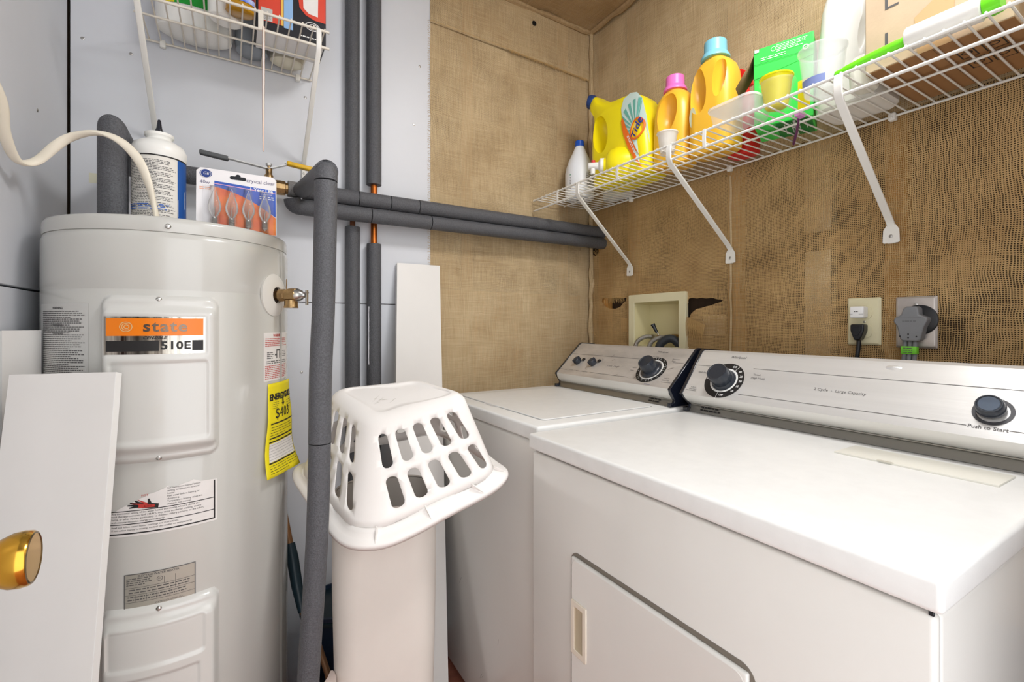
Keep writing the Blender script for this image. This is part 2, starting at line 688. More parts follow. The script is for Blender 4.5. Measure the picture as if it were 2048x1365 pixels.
# back wall, main sheet below the seam
V, F = sheet_cdt(.637, XR-.004, .55, 2.31, [], (.022, .022))
g = G().add([(p.x, YB-.004+wob(p.x, p.y)-.004*math.exp(-((p.x-1.075)/.018)**2)-.003*math.exp(-((p.x-1.262)/.02)**2)+(.003 if p.x > .65 else 0), p.y) for p in V], F)
bs = tag(obj('burlap_sheet', g, BUR_B), 'tan burlap sheet stapled over the back wall beside the white panels', 'burlap')
sp = []
for i in range(170):
    z = .95+1.36*i/170
    sp.append([(.639, YB-.006, z), (.634, YB-.008, z+random.uniform(-.003, .003)), (.630-random.random()*.003, YB-.007, z+random.uniform(-.006, .006))])
threads(sp, JUTE, bs)
# back wall, upper strip with a rolled hem
V, F = sheet_cdt(.637, XR-.004, 2.285, ZC+.005, [], (.022, .02))
g = G().add([(p.x, YB-.010+wob(p.x+3, p.y)-.003*math.exp(-((p.y-2.30)/.010)**2), p.y+.012*math.sin(p.x*2.6)) for p in V], F)
us = tag(obj('burlap_sheet', g, BUR_B), 'narrow burlap strip along the top of the back wall, overlapping the sheet below', 'burlap')
sp = [[(.637+(XR-.64)*i/60, YB-.015, 2.288+.012*math.sin((.637+(XR-.64)*i/60)*2.6)+random.uniform(-.001, .001)) for i in range(61)]]
for i in range(130):
    x = .98+.44*i/130
    z = 2.288+.012*math.sin(x*2.6)
    sp.append([(x, YB-.015, z), (x+random.uniform(-.003, .003), YB-.017, z-random.uniform(.006, .016))])
threads(sp, JUTE, us, .0007)
hs = obj('tear', lathe([(.010, 0), (.011, .001), (0, .0012)], seg=9).xf(Matrix.Translation((1.098, YB-.0165, 2.44)) @ Matrix.Rotation(PI/2, 4, 'X')), mat('deep_hole', (12, 9, 7), .9), us, label='small dark torn hole')

# right wall: the sheet is cut for the valve box and torn on both sides of it


def xr(y, z, off=0):
    o = wob(y*1.1, z)*1.2
    for c, wd in ((.509, .03), (.952, .025), (1.40, .03), (.692, .04)):
        o -= .0022*math.exp(-((y-c)/wd)**2)
    edge = max(0, (y-1.60)/.06)
    return XR+o-off-.012*edge**2


boxhole = [(1.138, 1.02), (1.402, 1.02), (1.402, 1.276), (1.138, 1.276)]
tear1 = [(1.585, 1.283), (1.56, 1.284), (1.52, 1.283), (1.47, 1.280), (1.437, 1.279), (1.445, 1.266), (1.47, 1.248), (1.505, 1.234), (1.54, 1.236), (1.57, 1.252), (1.588, 1.27)]
tear2 = [(1.126, 1.262), (1.09, 1.262), (1.05, 1.258), (1.0, 1.254), (.985, 1.248), (1.01, 1.240), (1.05, 1.230), (1.085, 1.220), (1.11, 1.203), (1.127, 1.185)]
piph = [(1.655, 1.49), (1.625, 1.48), (1.60, 1.50), (1.592, 1.55), (1.60, 1.60), (1.62, 1.615), (1.655, 1.61)]
jag = lambda poly, a=.004: [q for i in range(len(poly)) for q in ((poly[i][0]+random.uniform(-a, a), poly[i][1]+random.uniform(-a, a)), ((poly[i][0]+poly[(i+1) % len(poly)][0])/2+random.uniform(-a, a), (poly[i][1]+poly[(i+1) % len(poly)][1])/2+random.uniform(-a, a)))]
V, F = sheet_cdt(YF+.002, YB-.004, .55, 1.70, [boxhole, jag(tear1, .002), jag(tear2, .003), piph], (.022, .02))


def flap(y, z):
    # the torn corner below the second tear stands away from the wall
    d = math.exp(-(((y-1.08)/.045)**2+((z-1.20)/.03)**2))
    e = math.exp(-(((y-1.03)/.05)**2+((z-1.265)/.015)**2))
    return .016*d+.010*e


g = G().add([(xr(p.x, p.y)-flap(p.x, p.y), p.x, p.y) for p in V], F)
rs = tag(obj('burlap_sheet', g, BUR_R), 'loose open burlap on the right wall, torn beside the valve box', 'burlap')
V, F = sheet_cdt(YF+.002, YB-.004, 1.695, ZC+.005, [], (.022, .02))
g = G().add([(xr(p.x, p.y, .002), p.x, p.y) for p in V], F)
rsu = tag(obj('burlap_sheet', g, BUR_RU), 'lighter burlap on the right wall above the long wire shelf', 'burlap')
sp = []
for i in range(34):   # fringe under the upper edge of the first tear
    y = 1.445+.125*i/34
    sp.append([(xr(y, 1.284), y, 1.286), (XR-.008, y-.002, 1.278), (XR-.007+random.uniform(-.004, .004), y+random.uniform(-.006, .006), 1.268-random.random()*.012)])
for i in range(46):   # fringe hanging from the torn corner
    y = 1.123-.075*i/46
    z = 1.165-.03*i/46
    sp.append([(XR-.012, y, z+.03), (XR-.016, y+.003, z), (XR-.012, y+random.uniform(0, .012), z-random.uniform(.012, .045))])
for i in range(40):
    y = 1.13+.27*i/40
    sp.append([(XR-.004, y, 1.300), (XR-.010, y, 1.292), (XR-.010, y+random.uniform(-.006, .006), 1.286)])
for i in range(28):
    a = -1.9+3.8*i/28
    sp.append([(XR-.004, 1.615-.03*math.cos(a), 1.55+.07*math.sin(a)), (XR-.012, 1.62-.026*math.cos(a), 1.55+.06*math.sin(a)), (XR-.014, 1.627-.02*math.cos(a)+random.uniform(-.006, .006), 1.55+.055*math.sin(a)+random.uniform(-.008, .008))])
sp.append([(XR-.008, 1.64, 1.26), (XR-.012, 1.655, 1.17), (XR-.02, 1.64, 1.14), (XR-.02, 1.60, 1.115), (XR-.02, 1.612, 1.09)])
sp.append([(XR-.008, 1.635, 1.20), (XR-.012, 1.628, 1.15), (XR-.02, 1.615, 1.12), (XR-.02, 1.60, 1.115)])
sp.append([(XR-.008, 1.60, 1.20), (XR-.010, 1.59, 1.18), (XR-.010, 1.585, 1.165)])
sp.append([(XR-.008, 1.55, 1.205), (XR-.010, 1.54, 1.19), (XR-.010, 1.535, 1.165)])
threads(sp, JUTE, rs)
# vertical joint roll beside the box and in the corner
g = tube([(XR-.006, .955+random.uniform(-.002, .002), .9+.04*i) for i in range(20)], .0035, 6)
obj('seam_roll', g, BUR_RU, rs)
g = tube([(XR-.018+random.uniform(-.003, .003), YB-.018+random.uniform(-.003, .003), .9+.05*i) for i in range(33)], [.010+random.uniform(-.003, .004) for i in range(33)], 8)
obj('corner_roll', g, BUR_RU, rs)
# ceiling sheet, sagging a little, with a frayed roll along both walls
V, F = sheet_cdt(.60, XR-.003, .2, YB-.003, [], (.03, .03))
g = G().add([(p.x, p.y, ZC-.006+wob(p.x*2, p.y*2)*1.5-.012*math.sin((p.x-.6)/.82*PI)*0) for p in V], F)
cs = tag(obj('burlap_sheet', g, BUR_C), 'burlap sheet lining the ceiling above the corner', 'burlap')
g = tube([(.64+.04*i, YB-.016+random.uniform(-.003, .003), ZC-.012+random.uniform(-.003, .003)) for i in range(20)], [.010+random.uniform(-.004, .005) for i in range(20)], 8)
tube([(XR-.018+random.uniform(-.003, .003), YB-.01-.05*i, ZC-.013+random.uniform(-.003, .003)) for i in range(28)], [.011+random.uniform(-.004, .005) for i in range(28)], 8, True, g)
obj('frayed_roll', g, BUR_C, cs)

# ================================================================== water heater
HC, HR = Vector((-.109, 1.40, 0)), .24


def hs_(u, v, h=0):
    a = u/HR
    return Vector((HC.x+(HR+h)*math.sin(a), HC.y-(HR+h)*math.cos(a), v))


wh = thing('water_heater', (HC.x, HC.y, 0), 'tall grey electric water heater cylinder with orange badge', 'water heater')
obj('tank_jacket', lathe([(HR-.004, .0), (HR, .004), (HR, 1.232), (HR-.0006, 1.2335), (HR-.0006, 1.235), (HR, 1.2365), (HR, 1.338), (HR-.003, 1.349), (HR-.006, 1.352)], HC, 128), TANK, wh, smooth=60)
cp = obj('tank_cap', lathe([(HR-.0025, 1.351), (HR-.002, 1.353), (HR-.002, 1.374), (HR-.0045, 1.380), (HR-.010, 1.382), (0, 1.383)], HC, 128), TANK, wh, smooth=60)
obj('screw', screw_geo(hs_(.001, 1.362, -.002), (0, -1, 0), .0055, .003), STEEL, cp)
obj('vertical_seam', patch(hs_, .262, .272, 0, 1.345, .0012, 2, 1), TANK, wh)


def sdf_rr(u, v, u0, u1, v0, v1, r):
    x = abs(u-(u0+u1)/2)-(u1-u0)/2+r
    y = abs(v-(v0+v1)/2)-(v1-v0)/2+r
    return math.hypot(max(x, 0), max(y, 0))+min(max(x, y), 0)-r


def sst(a, b, x):
    t = max(0, min(1, (x-a)/(b-a)))
    return t*t*(3-2*t)


def access_panel(z0, z1, badge, inset):
    u0, u1 = -.109, .090

    def hgt(u, v):
        d = sdf_rr(u, v, u0, u1, z0, z1, .022)
        h = .004*sst(.0, -.004, d)
        bu = sst(u0+.004, u0+.020, u)*sst(u1-.004, u1-.020, u)
        bv = sst(z0+.016, z0+.036, v)*sst(z1-.018, z1-.040, v)
        h += .013*bu*bv+.006*sst(-.002, -.010, d)
        if badge:
            h -= .0025*sst(.0015, -.0015, sdf_rr(u, v, -.095, .0625, 1.103, 1.1835, .004))
        for (a, b, c, e) in inset:
            dd = sdf_rr(u, v, a, b, c, e, .005)
            h -= .0035*sst(.0014, -.0014, dd)
        return h
    nu, nv = 72, int((z1-z0)/.0034)
    V = [hs_(u0+(u1-u0)*i/nu, z0+(z1-z0)*j/nv, hgt(u0+(u1-u0)*i/nu, z0+(z1-z0)*j/nv)) for j in range(nv+1) for i in range(nu+1)]
    F = []
    for j in range(nv):
        for i in range(nu):
            uc, vc = u0+(u1-u0)*(i+.5)/nu, z0+(z1-z0)*(j+.5)/nv
            if sdf_rr(uc, vc, u0, u1, z0, z1, .022) < .002:
                F.append((j*(nu+1)+i, j*(nu+1)+i+1, (j+1)*(nu+1)+i+1, (j+1)*(nu+1)+i))
    ap = obj('access_panel', G().add(V, F), TANK_PLATE, wh, smooth=70)
    for z in (z1-.008, z0+.009):
        obj('screw', screw_geo(hs_(-.0125, z, .0075), (-.05, -1, 0), .0052, .003), STEEL, ap)
    return ap


ap1 = access_panel(.892, 1.222, True, [(-.084, .064, .936, 1.090)])
access_panel(.20, .610, False, [(-.088, .058, .500, .574), (-.078, .050, .30, .478)])
bf = lambda u, v, h=0: hs_(u, v, .0205+h)
obj('badge', patch(bf, -.092, .0597, 1.1065, 1.1800, .0002, 12, 1), mat('badge_foil', (206, 200, 188), .18, 1, var=.75, vscale=5, stretch=(14, 14, .6), dark=(60, 48, 44)), ap1)
obj('badge_orange', patch(bf, -.0885, .0565, 1.1425, 1.1765, .0005, 12, 1), mat('badge_orange', (240, 128, 18), .3), ap1, label='orange badge band')
g = text('state', .030, bf, -.001, 1.1600, spacing=1.12, thin=.0006)
obj('lettering', g.map(lambda p: p+(p-Vector((HC.x, HC.y, p.z))).normalized()*.0005), mat('badge_silver_ink', (120, 104, 92), .25, .8), ap1)
g = ring2d(bf, -.0585, 1.1600, .0085, .0098, .001)
ring2d(bf, -.0575, 1.1600, .0030, .0042, .001, g=g)
ring2d(bf, -.058, 1.1600, .0058, .0070, .001, g=g, a0=.9, a1=5.4)
obj('emblem', g, mat('badge_pale_ink', (236, 206, 150), .3, .3), ap1)
g = text('CENSIBLE', .0075, bf, -.017, 1.1385, shear=.3, spacing=1.1, thin=.0003)
patch(bf, -.0885, -.0105, 1.1125, 1.1330, .0006, 8, 1, g)
patch(bf, .039, .0565, 1.1125, 1.1330, .0006, 3, 1, g)
text('510E', .0215, bf, .0145, 1.1225, g, spacing=1.06, thin=.0007)
obj('lettering', g, INK, ap1)

# stickers on the jacket
g = obj('warning_label', patch(hs_, -.275, -.133, 1.06, 1.206, .0006, 24, 1), mat('clear_label', (206, 205, 200), .25), wh)
t = fine_print(hs_, -.262, -.139, 1.062, 1.192, 34, .0010, .8, .0050, .45, seed=3)
for z in (1.1965, 1.163, 1.147):
    text('WARNING', .0062, lambda u, v, h: hs_(u, v, .0011), -.205, z, t, thin=.0002)
obj('print', t, INK_GREY, g)
# torn scald label
top = []
for i in range(31):
    u = -.097+.183*i/30
    k = (u+.097)/.183
    base = .790+.052*min(1, (k/.55))**.8 if k < .55 else .842+.004*math.sin(k*9)
    top.append((u, base+random.uniform(-.002, .002) if k < .8 else .840-.012*(k-.8)))
V, F = [], []
for i, (u, zt) in enumerate(top):
    V += [hs_(u, .750, .0006), hs_(u, zt, .0006)]
    if i:
        F.append((2*i-2, 2*i, 2*i+1, 2*i-1))
sl = obj('scald_label', G().add(V, F), LABEL, wh)
t = G()
patch(hs_, -.094, .082, .7545, .757, .0010, 16, 1, t)
patch(hs_, .0795, .082, .7545, .836, .0010, 1, 1, t)
patch(hs_, -.094, .082, .7735, .7750, .0010, 16, 1, t)
patch(hs_, -.094, .082, .7990, .8005, .0010, 16, 1, t)
F_ = lambda u, v, h: hs_(u, v, .0010)
for i, s in enumerate(('Any thermostat setting of the water heater thermostat which is above the', 'mark that approximates 120F (48.9C), may cause accidental scalding, severe', 'burns, or other injuries, particularly to children, elderly persons, or the infirm,', 'and consume excessive energy unnecessarily.')):
    text(s, .0048, F_, -.091, .7957-.0056*i, t, align='LEFT')
for i, s in enumerate(('Read and follow water heater warnings and instructions.', 'If instruction manual is missing, contact the retailer or manufacturer.')):
    text(s, .0048, F_, -.091, .7690-.0058*i, t, align='LEFT')
for i, s in enumerate(('See instruction manual before', 'setting temperature at water', 'heater.', 'Feel water before bathing or', 'showering.', 'Temperature limiting valves are', 'available, see manual.')):
    text(s, .0046, F_, .000, .8365-.0053*i, t, align='LEFT')
obj('print', t, INK, sl)
t = G()   # open hand silhouette, fingers to the left


def stroke(a, b, wa, wb, h, g):
    a, b = Vector(a), Vector(b)
    n = Vector((-(b-a).y, (b-a).x)).normalized()
    pts = [a+n*wa, b+n*wb, b-n*wb, a-n*wa]
    g.add([hs_(p.x, p.y, h) for p in pts], [(0, 1, 2, 3)])


stroke((-.040, .8085), (-.014, .8045), .0058, .0040, .0012, t)
for b_ in ((-.061, .8055), (-.064, .8105), (-.060, .8150), (-.052, .8185)):
    stroke((-.036, .8085), b_, .0030, .0012, .0013, t)
stroke((-.028, .811), (-.030, .8205), .0030, .0014, .0013, t)
obj('hand_mark', t, INK, sl)
t = G()
stroke((-.034, .8095), (-.057, .8135), .0018, .0006, .0016, t)
stroke((-.032, .8105), (-.047, .8200), .0020, .0006, .0016, t)
stroke((-.046, .8075), (-.020, .8055), .0036, .0024, .0016, t)
obj('red_mark', t, INK_RED, sl)
t = text('BURN', .0046, lambda u, v, h: hs_(u, v, .0019), -.031, .8062)
obj('red_heading', text('HOT', .0055, lambda u, v, h: hs_(u, v, .0018), -.036, .828), INK_RED, sl)
obj('red_print', t, mat('ink_dark_red', (150, 30, 34), .5), sl)
# rating plate
rp = obj('rating_plate', patch(hs_, -.070, .047, .600, .6755, .0006, 14, 1), mat('plate_foil', (176, 172, 160), .35, .3), wh)
t = G()
for a, b, c, e in ((-.070, .047, .600, .6015), (-.070, .047, .674, .6755), (-.070, -.0685, .600, .6755), (.0455, .047, .600, .6755),
                   (-.069, .046, .648, .6487), (-.069, .046, .634, .6347), (-.069, .046, .6195, .6202), (-.005, -.0043, .648, .662), (.013, .0137, .634, .662),
                   (-.052, -.0513, .6195, .634), (-.034, -.0333, .6195, .634), (-.017, -.0163, .6195, .634), (.004, .0047, .6195, .634)):
    patch(hs_, a, b, c, e, .0010, 8, 1, t)
text('ELECTRIC WATER HEATER', .0056, F_, -.014, .6700, t, thin=.0001)
ring2d(hs_, -.012, .6590, .0040, .0048, .0010, 20, g=t)
text('UL', .005, F_, -.012, .6590, t)
fine_print(hs_, -.066, -.022, .652, .668, 4, .0010, .7, .006, .4, t, 5)
fine_print(hs_, -.062, .040, .636, .647, 2, .0010, .7, .008, .35, t, 6)
fine_print(hs_, -.064, .040, .622, .633, 2, .0010, .7, .005, .35, t, 7)
text('STATE INDUSTRIES INC.', .0045, F_, .004, .6125, t)
text('ASHLAND CITY, TN', .0045, F_, .004, .6065, t)
obj('print', t, INK_GREY, rp)
# red and white warning label below the relief valve
wl2 = obj('relief_label', patch(hs_, .195, .312, 1.030, 1.1455, .0006, 14, 1), LABEL, wh)
obj('red_heading', text('WARNING', .0085, F_, .250, 1.1385, thin=.0003), INK_RED, wl2)
obj('red_print', fine_print(hs_, .200, .308, 1.112, 1.133, 5, .0010, .9, .006, .4, None, 8, 1), INK_RED, wl2)
t = fine_print(hs_, .200, .308, 1.034, 1.068, 8, .0010, .9, .006, .4, None, 9, 1)
obj('red_print', t, INK_RED, wl2)
t = fine_print(hs_, .206, .232, 1.082, 1.100, 4, .0010, .9, .010, .4, None, 10, 2)
fine_print(hs_, .275, .300, 1.085, 1.102, 4, .0010, .9, .010, .4, t, 12, 2)
fine_print(hs_, .204, .305, 1.070, 1.079, 2, .0010, .9, .012, .45, t, 11, 2)
patch(hs_, .243, .247, 1.083, 1.105, .001, 1, 1, t)
patch(hs_, .257, .261, 1.083, 1.105, .001, 1, 1, t)
patch(hs_, .243, .261, 1.101, 1.105, .001, 1, 1, t)
patch(hs_, .236, .243, 1.090, 1.094, .001, 1, 1, t)
patch(hs_, .261, .268, 1.090, 1.094, .001, 1, 1, t)
obj('print', t, INK_GREY, wl2)


# yellow energy sheet, its lower half curling off the jacket


def eg(u, v, h=0):
    k = max(0, (1.0-v)/.19)
    lean = -.020-.022*k
    curl = .004+.012*k+.006*math.sin(k*7)*k+.012*k*k*max(0, (u-.30)/.05)
    return hs_(u+lean, v-.012*k*0+(u-.228)*.0, curl+h)


es = obj('energy_sheet', patch(eg, .226, .352, .806, 1.024, 0, 16, 24), mat('yellow_sheet', (240, 222, 24), .5, var=.05, vscale=20), wh, solid=.0006, label='yellow energy guide sheet')
t = text('ENERGYGUIDE', .0205, lambda u, v, h: eg(u, v, .0012), .289, .990, thin=.0008, spacing=.82)
text('$403', .034, lambda u, v, h: eg(u, v, .0012), .286, .950, t, spacing=1.05)
patch(eg, .284, .290, .972, .986, .0012, 1, 1, t)
t.add([eg(.279, .973, .0012), eg(.295, .973, .0012), eg(.287, .966, .0012)], [(0, 1, 2)])
for v in (.927, .893, .884, .836):
    patch(eg, .236, .345, v, v+.003, .0012, 10, 1, t)
fine_print(eg, .238, .345, .898, .923, 4, .0012, .7, .012, .18, t, 14, 2)
fine_print(eg, .238, .345, .812, .834, 4, .0012, .7, .012, .2, t, 15, 2)
fine_print(eg, .240, .268, .962, .980, 4, .0012, .7, .008, .2, t, 16, 1)
fine_print(eg, .308, .345, .955, .978, 4, .0012, .7, .008, .2, t, 17, 1)
obj('print', t, INK, es)
obj('white_table', patch(eg, .238, .346, .840, .882, .0009, 10, 4), LABEL, es)
t = G()
for i in range(6):
    patch(eg, .238, .346, .845+.0065*i, .8455+.0065*i, .0013, 10, 1, t)
obj('table_rules', t, INK_GREY, es)

# relief valve with its round collar
th = math.radians(56)
vn = Vector((math.sin(th), -math.cos(th), 0))
vc = HC+vn*HR+Vector((0, 0, 1.236))
Q = Vector((0, 0, 1)).rotation_difference(vn).to_matrix().to_4x4()
VM = Matrix.Translation(vc) @ Q
rv = obj('valve_collar', lathe([(.050, -.004), (.051, .001), (.046, .004), (.024, .010), (.020, .009), (.019, -.004)], seg=48).xf(VM), mat('collar_plastic', (222, 219, 212), .35), wh)
obj('valve_recess', lathe([(.0195, -.003), (.0195, .003), (0, .004)], seg=32).xf(VM), mat('dark_foam', (48, 38, 30), .9), wh)
vb = obj('relief_valve', lathe([(.011, -.01), (.012, .012), (.0155, .014), (.0155, .024), (.014, .028), (.016, .032), (.0175, .040), (.0175, .056), (.013, .062), (.008, .066)], seg=8).xf(VM), BRASS, wh, smooth=30)
dn = lathe([(.015, -.012), (.0155, -.026), (.0165, -.028), (.0165, -.031), (.012, -.031)], seg=20)
obj('outlet', dn.xf(Matrix.Translation(vc+vn*.042)), BRASS, vb)
obj('bonnet', lathe([(.0165, .056), (.0155, .060), (.012, .068), (.008, .072), (.0055, .078), (0, .079)], seg=24).xf(VM), STEEL, vb)
sd = Vector((0, 0, 1)).cross(vn).normalized()


def slab(c, a, b, ha, hb, hc, g=None):
    n = a.cross(b).normalized()
    V = [c+a*x*ha+b*y*hb+n*z*hc for x in (-1, 1) for y in (-1, 1) for z in (-1, 1)]
    return (g or G()).add(V, [(0, 1, 3, 2), (4, 6, 7, 5), (0, 4, 5, 1), (2, 3, 7, 6), (0, 2, 6, 4), (1, 5, 7, 3)])


lv = obj('test_lever', slab(vc+vn*.081+Vector((0, 0, -.006)), Vector((0, 0, 1)), sd, .018, .005, .0018), STEEL, vb, bev=.001)
obj('lever_pin', tube([vc+vn*.081+sd*.007+Vector((0, 0, .006)), vc+vn*.081-sd*.007+Vector((0, 0, .006))], .002, 8), STEEL, lv)
obj('lever_wire', tube([vc+vn*.030+Vector((0, 0, .015)), vc+vn*.031+Vector((0, 0, .038))], .0012, 6), BRASS, vb)

# ================================================================== insulated pipes
RP = .0245
ph = 1.58


def sleeves(parent, path_fn, cuts, r, m=FOAM, seg=24):
    """foam sleeves butted end to end; each sleeve is a part"""
    for a, b in cuts:
        P = path_fn(a, b)
        n = len(P)
        rr = [r*random.uniform(.985, 1.015)]*n
        obj('foam_sleeve', tube(P, rr, seg), m, parent)


def straight(p, q):
    p, q = Vector(p), Vector(q)
    return lambda a, b: [p+(q-p)*(a+(b-a)*i/6) for i in range(7)]


def cuts(*xs, gap=.0012):
    return [(a+gap, b-gap) for a, b in zip(xs[:-1], xs[1:])]


# upper run along the back wall
x0, x1 = .19, XR+.02
up = thing('insulated_pipe', (.8, ph, 1.555), 'upper of two grey foam covered pipes running into the burlap corner', 'pipe')
f = lambda x: (x-x0)/(x1-x0)
sleeves(up, straight((x0, ph, 1.581), (x1, ph, 1.577)), cuts(0, f(.36), f(.465), f(.565), 1), RP)
# lower run
lo = thing('insulated_pipe', (.8, ph, 1.505), 'lower of two grey foam covered pipes running into the burlap corner', 'pipe')
x0 = .165
sleeves(lo, straight((x0+.03, ph, 1.530), (x1, ph, 1.5285)), cuts(0, f(.375), f(.59), 1), RP)
obj('elbow', tube(spline([(x0+.034, ph, 1.530), (x0+.012, ph, 1.531), (x0, ph-.004, 1.538), (x0-.004, ph-.006, 1.552)], 5), RP, 20), FOAM, lo)
# risers on the white panels
r1 = thing('insulated_pipe', (.353, 1.632, 0), 'grey foam covered riser on the white panels beside the front drop pipe', 'pipe')
sleeves(r1, straight((.353, 1.632, .02), (.353, 1.632, ZC)), cuts(0, .594), .0232)
sleeves(r1, straight((.353, 1.632, .02), (.353, 1.632, ZC)), cuts(.606, 1), .0232)
obj('pipe', tube([(.353, 1.632, 1.45), (.353, 1.632, 1.56)], .0085, 14), mat('rusty_pipe', (120, 74, 48), .6, .6, var=.4, vscale=50), r1)
r2 = thing('insulated_pipe', (.424, 1.630, 0), 'riser with bare copper showing between two foam sleeves', 'pipe')
obj('copper_pipe', tube([(.424, 1.630, 1.40), (.424, 1.630, 1.70)], .0108, 20), COPPER, r2)
g = tube([(.424, 1.630, .02), (.424, 1.630, .6), (.424, 1.630, 1.444)], .0242, 24)
obj('foam_sleeve', g, FOAM, r2)
obj('foam_sleeve', tube([(.424, 1.630, 1.648), (.424, 1.630, 2.1), (.424, 1.630, ZC)], .0250, 24), FOAM, r2)
g = G()
for z in range(9):
    patch(lambda u, v, h: Vector((.4035+u, 1.6165+random.uniform(-.0005, .0005), v)), -.0012-random.random()*.001, .0012, 1.03+.022*z, 1.03+.022*(z+1), 0, 1, 1, g)
obj('glue_line', g, mat('glue_white', (206, 206, 210), .4), r2)
# front drop pipe with the branch that comes off the wall run
fp = thing('insulated_pipe', (.146, 1.114, 0), 'thick grey foam drop pipe standing in front of the heater and basket', 'pipe')
pts = [(0.1727, 1.0524, 1.4660), (0.1722, 1.0524, 1.3977), (0.1683, 1.0553, 1.1957), (0.1635, 1.0582, 1.0687), (0.1616, 1.0592, 0.9148)]
obj('foam_sleeve', tube(spline(pts, 5), .0230, 24), FOAM, fp)
pts = [(0.1616, 1.0592, 0.9128), (0.1578, 1.0611, 0.7406), (0.1501, 1.0659, 0.5810), (0.1405, 1.0717, 0.4068), (0.1231, 1.0822, 0.0000)]
obj('foam_sleeve', tube(spline(pts, 5), .0224, 24), FOAM, fp)
obj('elbow', tube(spline([(0.1727, 1.0524, 1.4679), (0.1732, 1.0539, 1.4814), (0.1741, 1.0611, 1.4900), (0.1751, 1.0774, 1.4949), (.184, 1.36, 1.545), (.186, 1.56, 1.578)], 5), .0234, 24), FOAM, fp)
# heater inlet: riser, mitred elbow, run to the wall and along it
ip = thing('insulated_pipe', (-.217, 1.305, 1.383), 'fat grey foam elbow pipe rising from the left of the heater top', 'pipe')
seg = 28
rI = .0262
ring0 = [Vector((-.217+rI*math.cos(2*PI*k/seg), 1.305+rI*math.sin(2*PI*k/seg), 1.384)) for k in range(seg)]
ring1 = [Vector((p.x, p.y, 1.578-(p.y-1.305))) for p in ring0]
ring1 = [Vector((p.x, p.y, 1.580+(-(p.y-1.305)))) for p in ring0]
obj('foam_sleeve', loft([ring0, ring1], True, True), FOAM, ip)
ring2 = [Vector((p.x, p.y+.0006, p.z+.0012)) for p in ring1]
ring3 = [Vector((p.x, 1.58, p.z)) for p in ring2]
obj('foam_sleeve', loft([ring2, ring3], True, True), FOAM, ip)
obj('foam_sleeve', tube([(-.235, 1.585, 1.583), (-.05, 1.585, 1.583), (.100, 1.585, 1.583)], .0245, 24), FOAM, ip)
obj('foam_sleeve', tube([(.150, 1.585, 1.583), (.165, 1.585, 1.583), (.187, 1.585, 1.582)], .0240, 24), mat('pale_foam', (128, 126, 124), .8, bump=.9, bscale=420, var=.3, vscale=300), ip)

# ball valve in the upper run
bv = thing('ball_valve', (.108, 1.585, 1.56), 'brass ball valve with yellow lever behind the bulb pack', 'valve')
obj('body', lathe([(.015, -.036), (.017, -.034), (.017, -.024), (.0215, -.018), (.0225, 0), (.0215, .012), (.017, .014), (.017, .02)], seg=10).xf(Matrix.Translation((.130, 1.585, 1.583)) @ Matrix.Rotation(PI/2, 4, 'Y')), BRASS, bv, smooth=30)
obj('stem', lathe([(.012, 0), (.012, .012), (.009, .016), (.009, .034), (.0045, .035), (.0045, .046)], (.098, 1.575, 1.600), 14), BRASS, bv)
obj('stem_nut', lathe([(.0085, 0), (.0085, .007), (.006, .008), (0, .008)], (.098, 1.575, 1.641), 6), STEEL, bv, smooth=20)
lev = obj('lever', slab(Vector((.122, 1.572, 1.641)), Vector((1, 0, .42)).normalized(), Vector((0, 1, 0)), .028, .008, .0012).join(slab(Vector((.190, 1.565, 1.648)), Vector((1, 0, -.10)).normalized(), Vector((0, 1, 0)), .05, .008, .0012)), STEEL, bv)
obj('grip', rbox(.145, .245, 1.555, 1.575, -.0065, .0065, .004).map(lambda p: Vector((p.x, p.y, 1.650-.10*(p.x-.19)+p.z))), mat('yellow_grip', (226, 178, 30), .45, var=.15, vscale=50), lev, label='yellow vinyl lever grip')
lev2 = obj('grey_lever', slab(Vector((.04, 1.560, 1.634)), Vector((1, 0, -.12)).normalized(), Vector((0, 1, 0)), .055, .008, .0012), STEEL, bv)
obj('grip', rbox(-.075, -.005, 1.551, 1.569, -.0065, .0065, .004).map(lambda p: Vector((p.x, p.y, 1.641-.10*(p.x+.03)+p.z))), mat('grey_grip', (96, 98, 100), .7, bump=.4, bscale=300), lev2, label='grey lever grip')

# ================================================================== cable, bottle and bulb pack on the heater
cpts = [(-.335, 1.09, 1.60), (-.338, 1.137, 1.553), (-.345, 1.176, 1.508), (-.344, 1.211, 1.477), (-.336, 1.229, 1.469), (-.319, 1.242, 1.480), (-.293, 1.238, 1.511), (-.271, 1.237, 1.533), (-.240, 1.230, 1.546), (-.212, 1.225, 1.546), (-.184, 1.219, 1.530), (-.159, 1.210, 1.496), (-.144, 1.207, 1.452), (-.136, 1.208, 1.412), (-.131, 1.211, 1.383)]
cpts[0] = (-.350, 1.06, 1.62)
cb = tube(spline(cpts, 6), .0088, 14, True, None, .58, .09)
tag(obj('power_cable', cb, mat('cream_cable', (236, 228, 210), .45)), 'twisted cream cable looping from the left wall to the heater top', 'cable')

gb = thing('adhesive_bottle', (-.141, 1.31, 1.383), 'white glue bottle with black nozzle and printed label on the heater', 'bottle')
bc = (-.138, 1.312, 1.383)
obj('body', lathe([(.044, 0), (.0495, .004), (.0495, .150), (.0515, .154), (.0515, .170), (.046, .182), (.034, .190), (.026, .193), (.0235, .197), (.0245, .201), (.027, .203), (.027, .209), (.018, .212), (.009, .214)], bc, 48), mat('bottle_white', (240, 239, 234), .35), gb)
obj('nozzle', lathe([(.0085, 0), (.0085, .003), (.0055, .012), (.0035, .028), (.002, .031), (0, .031)], (bc[0], bc[1], bc[2]+.212), 20), BLACKGLOSS, gb)


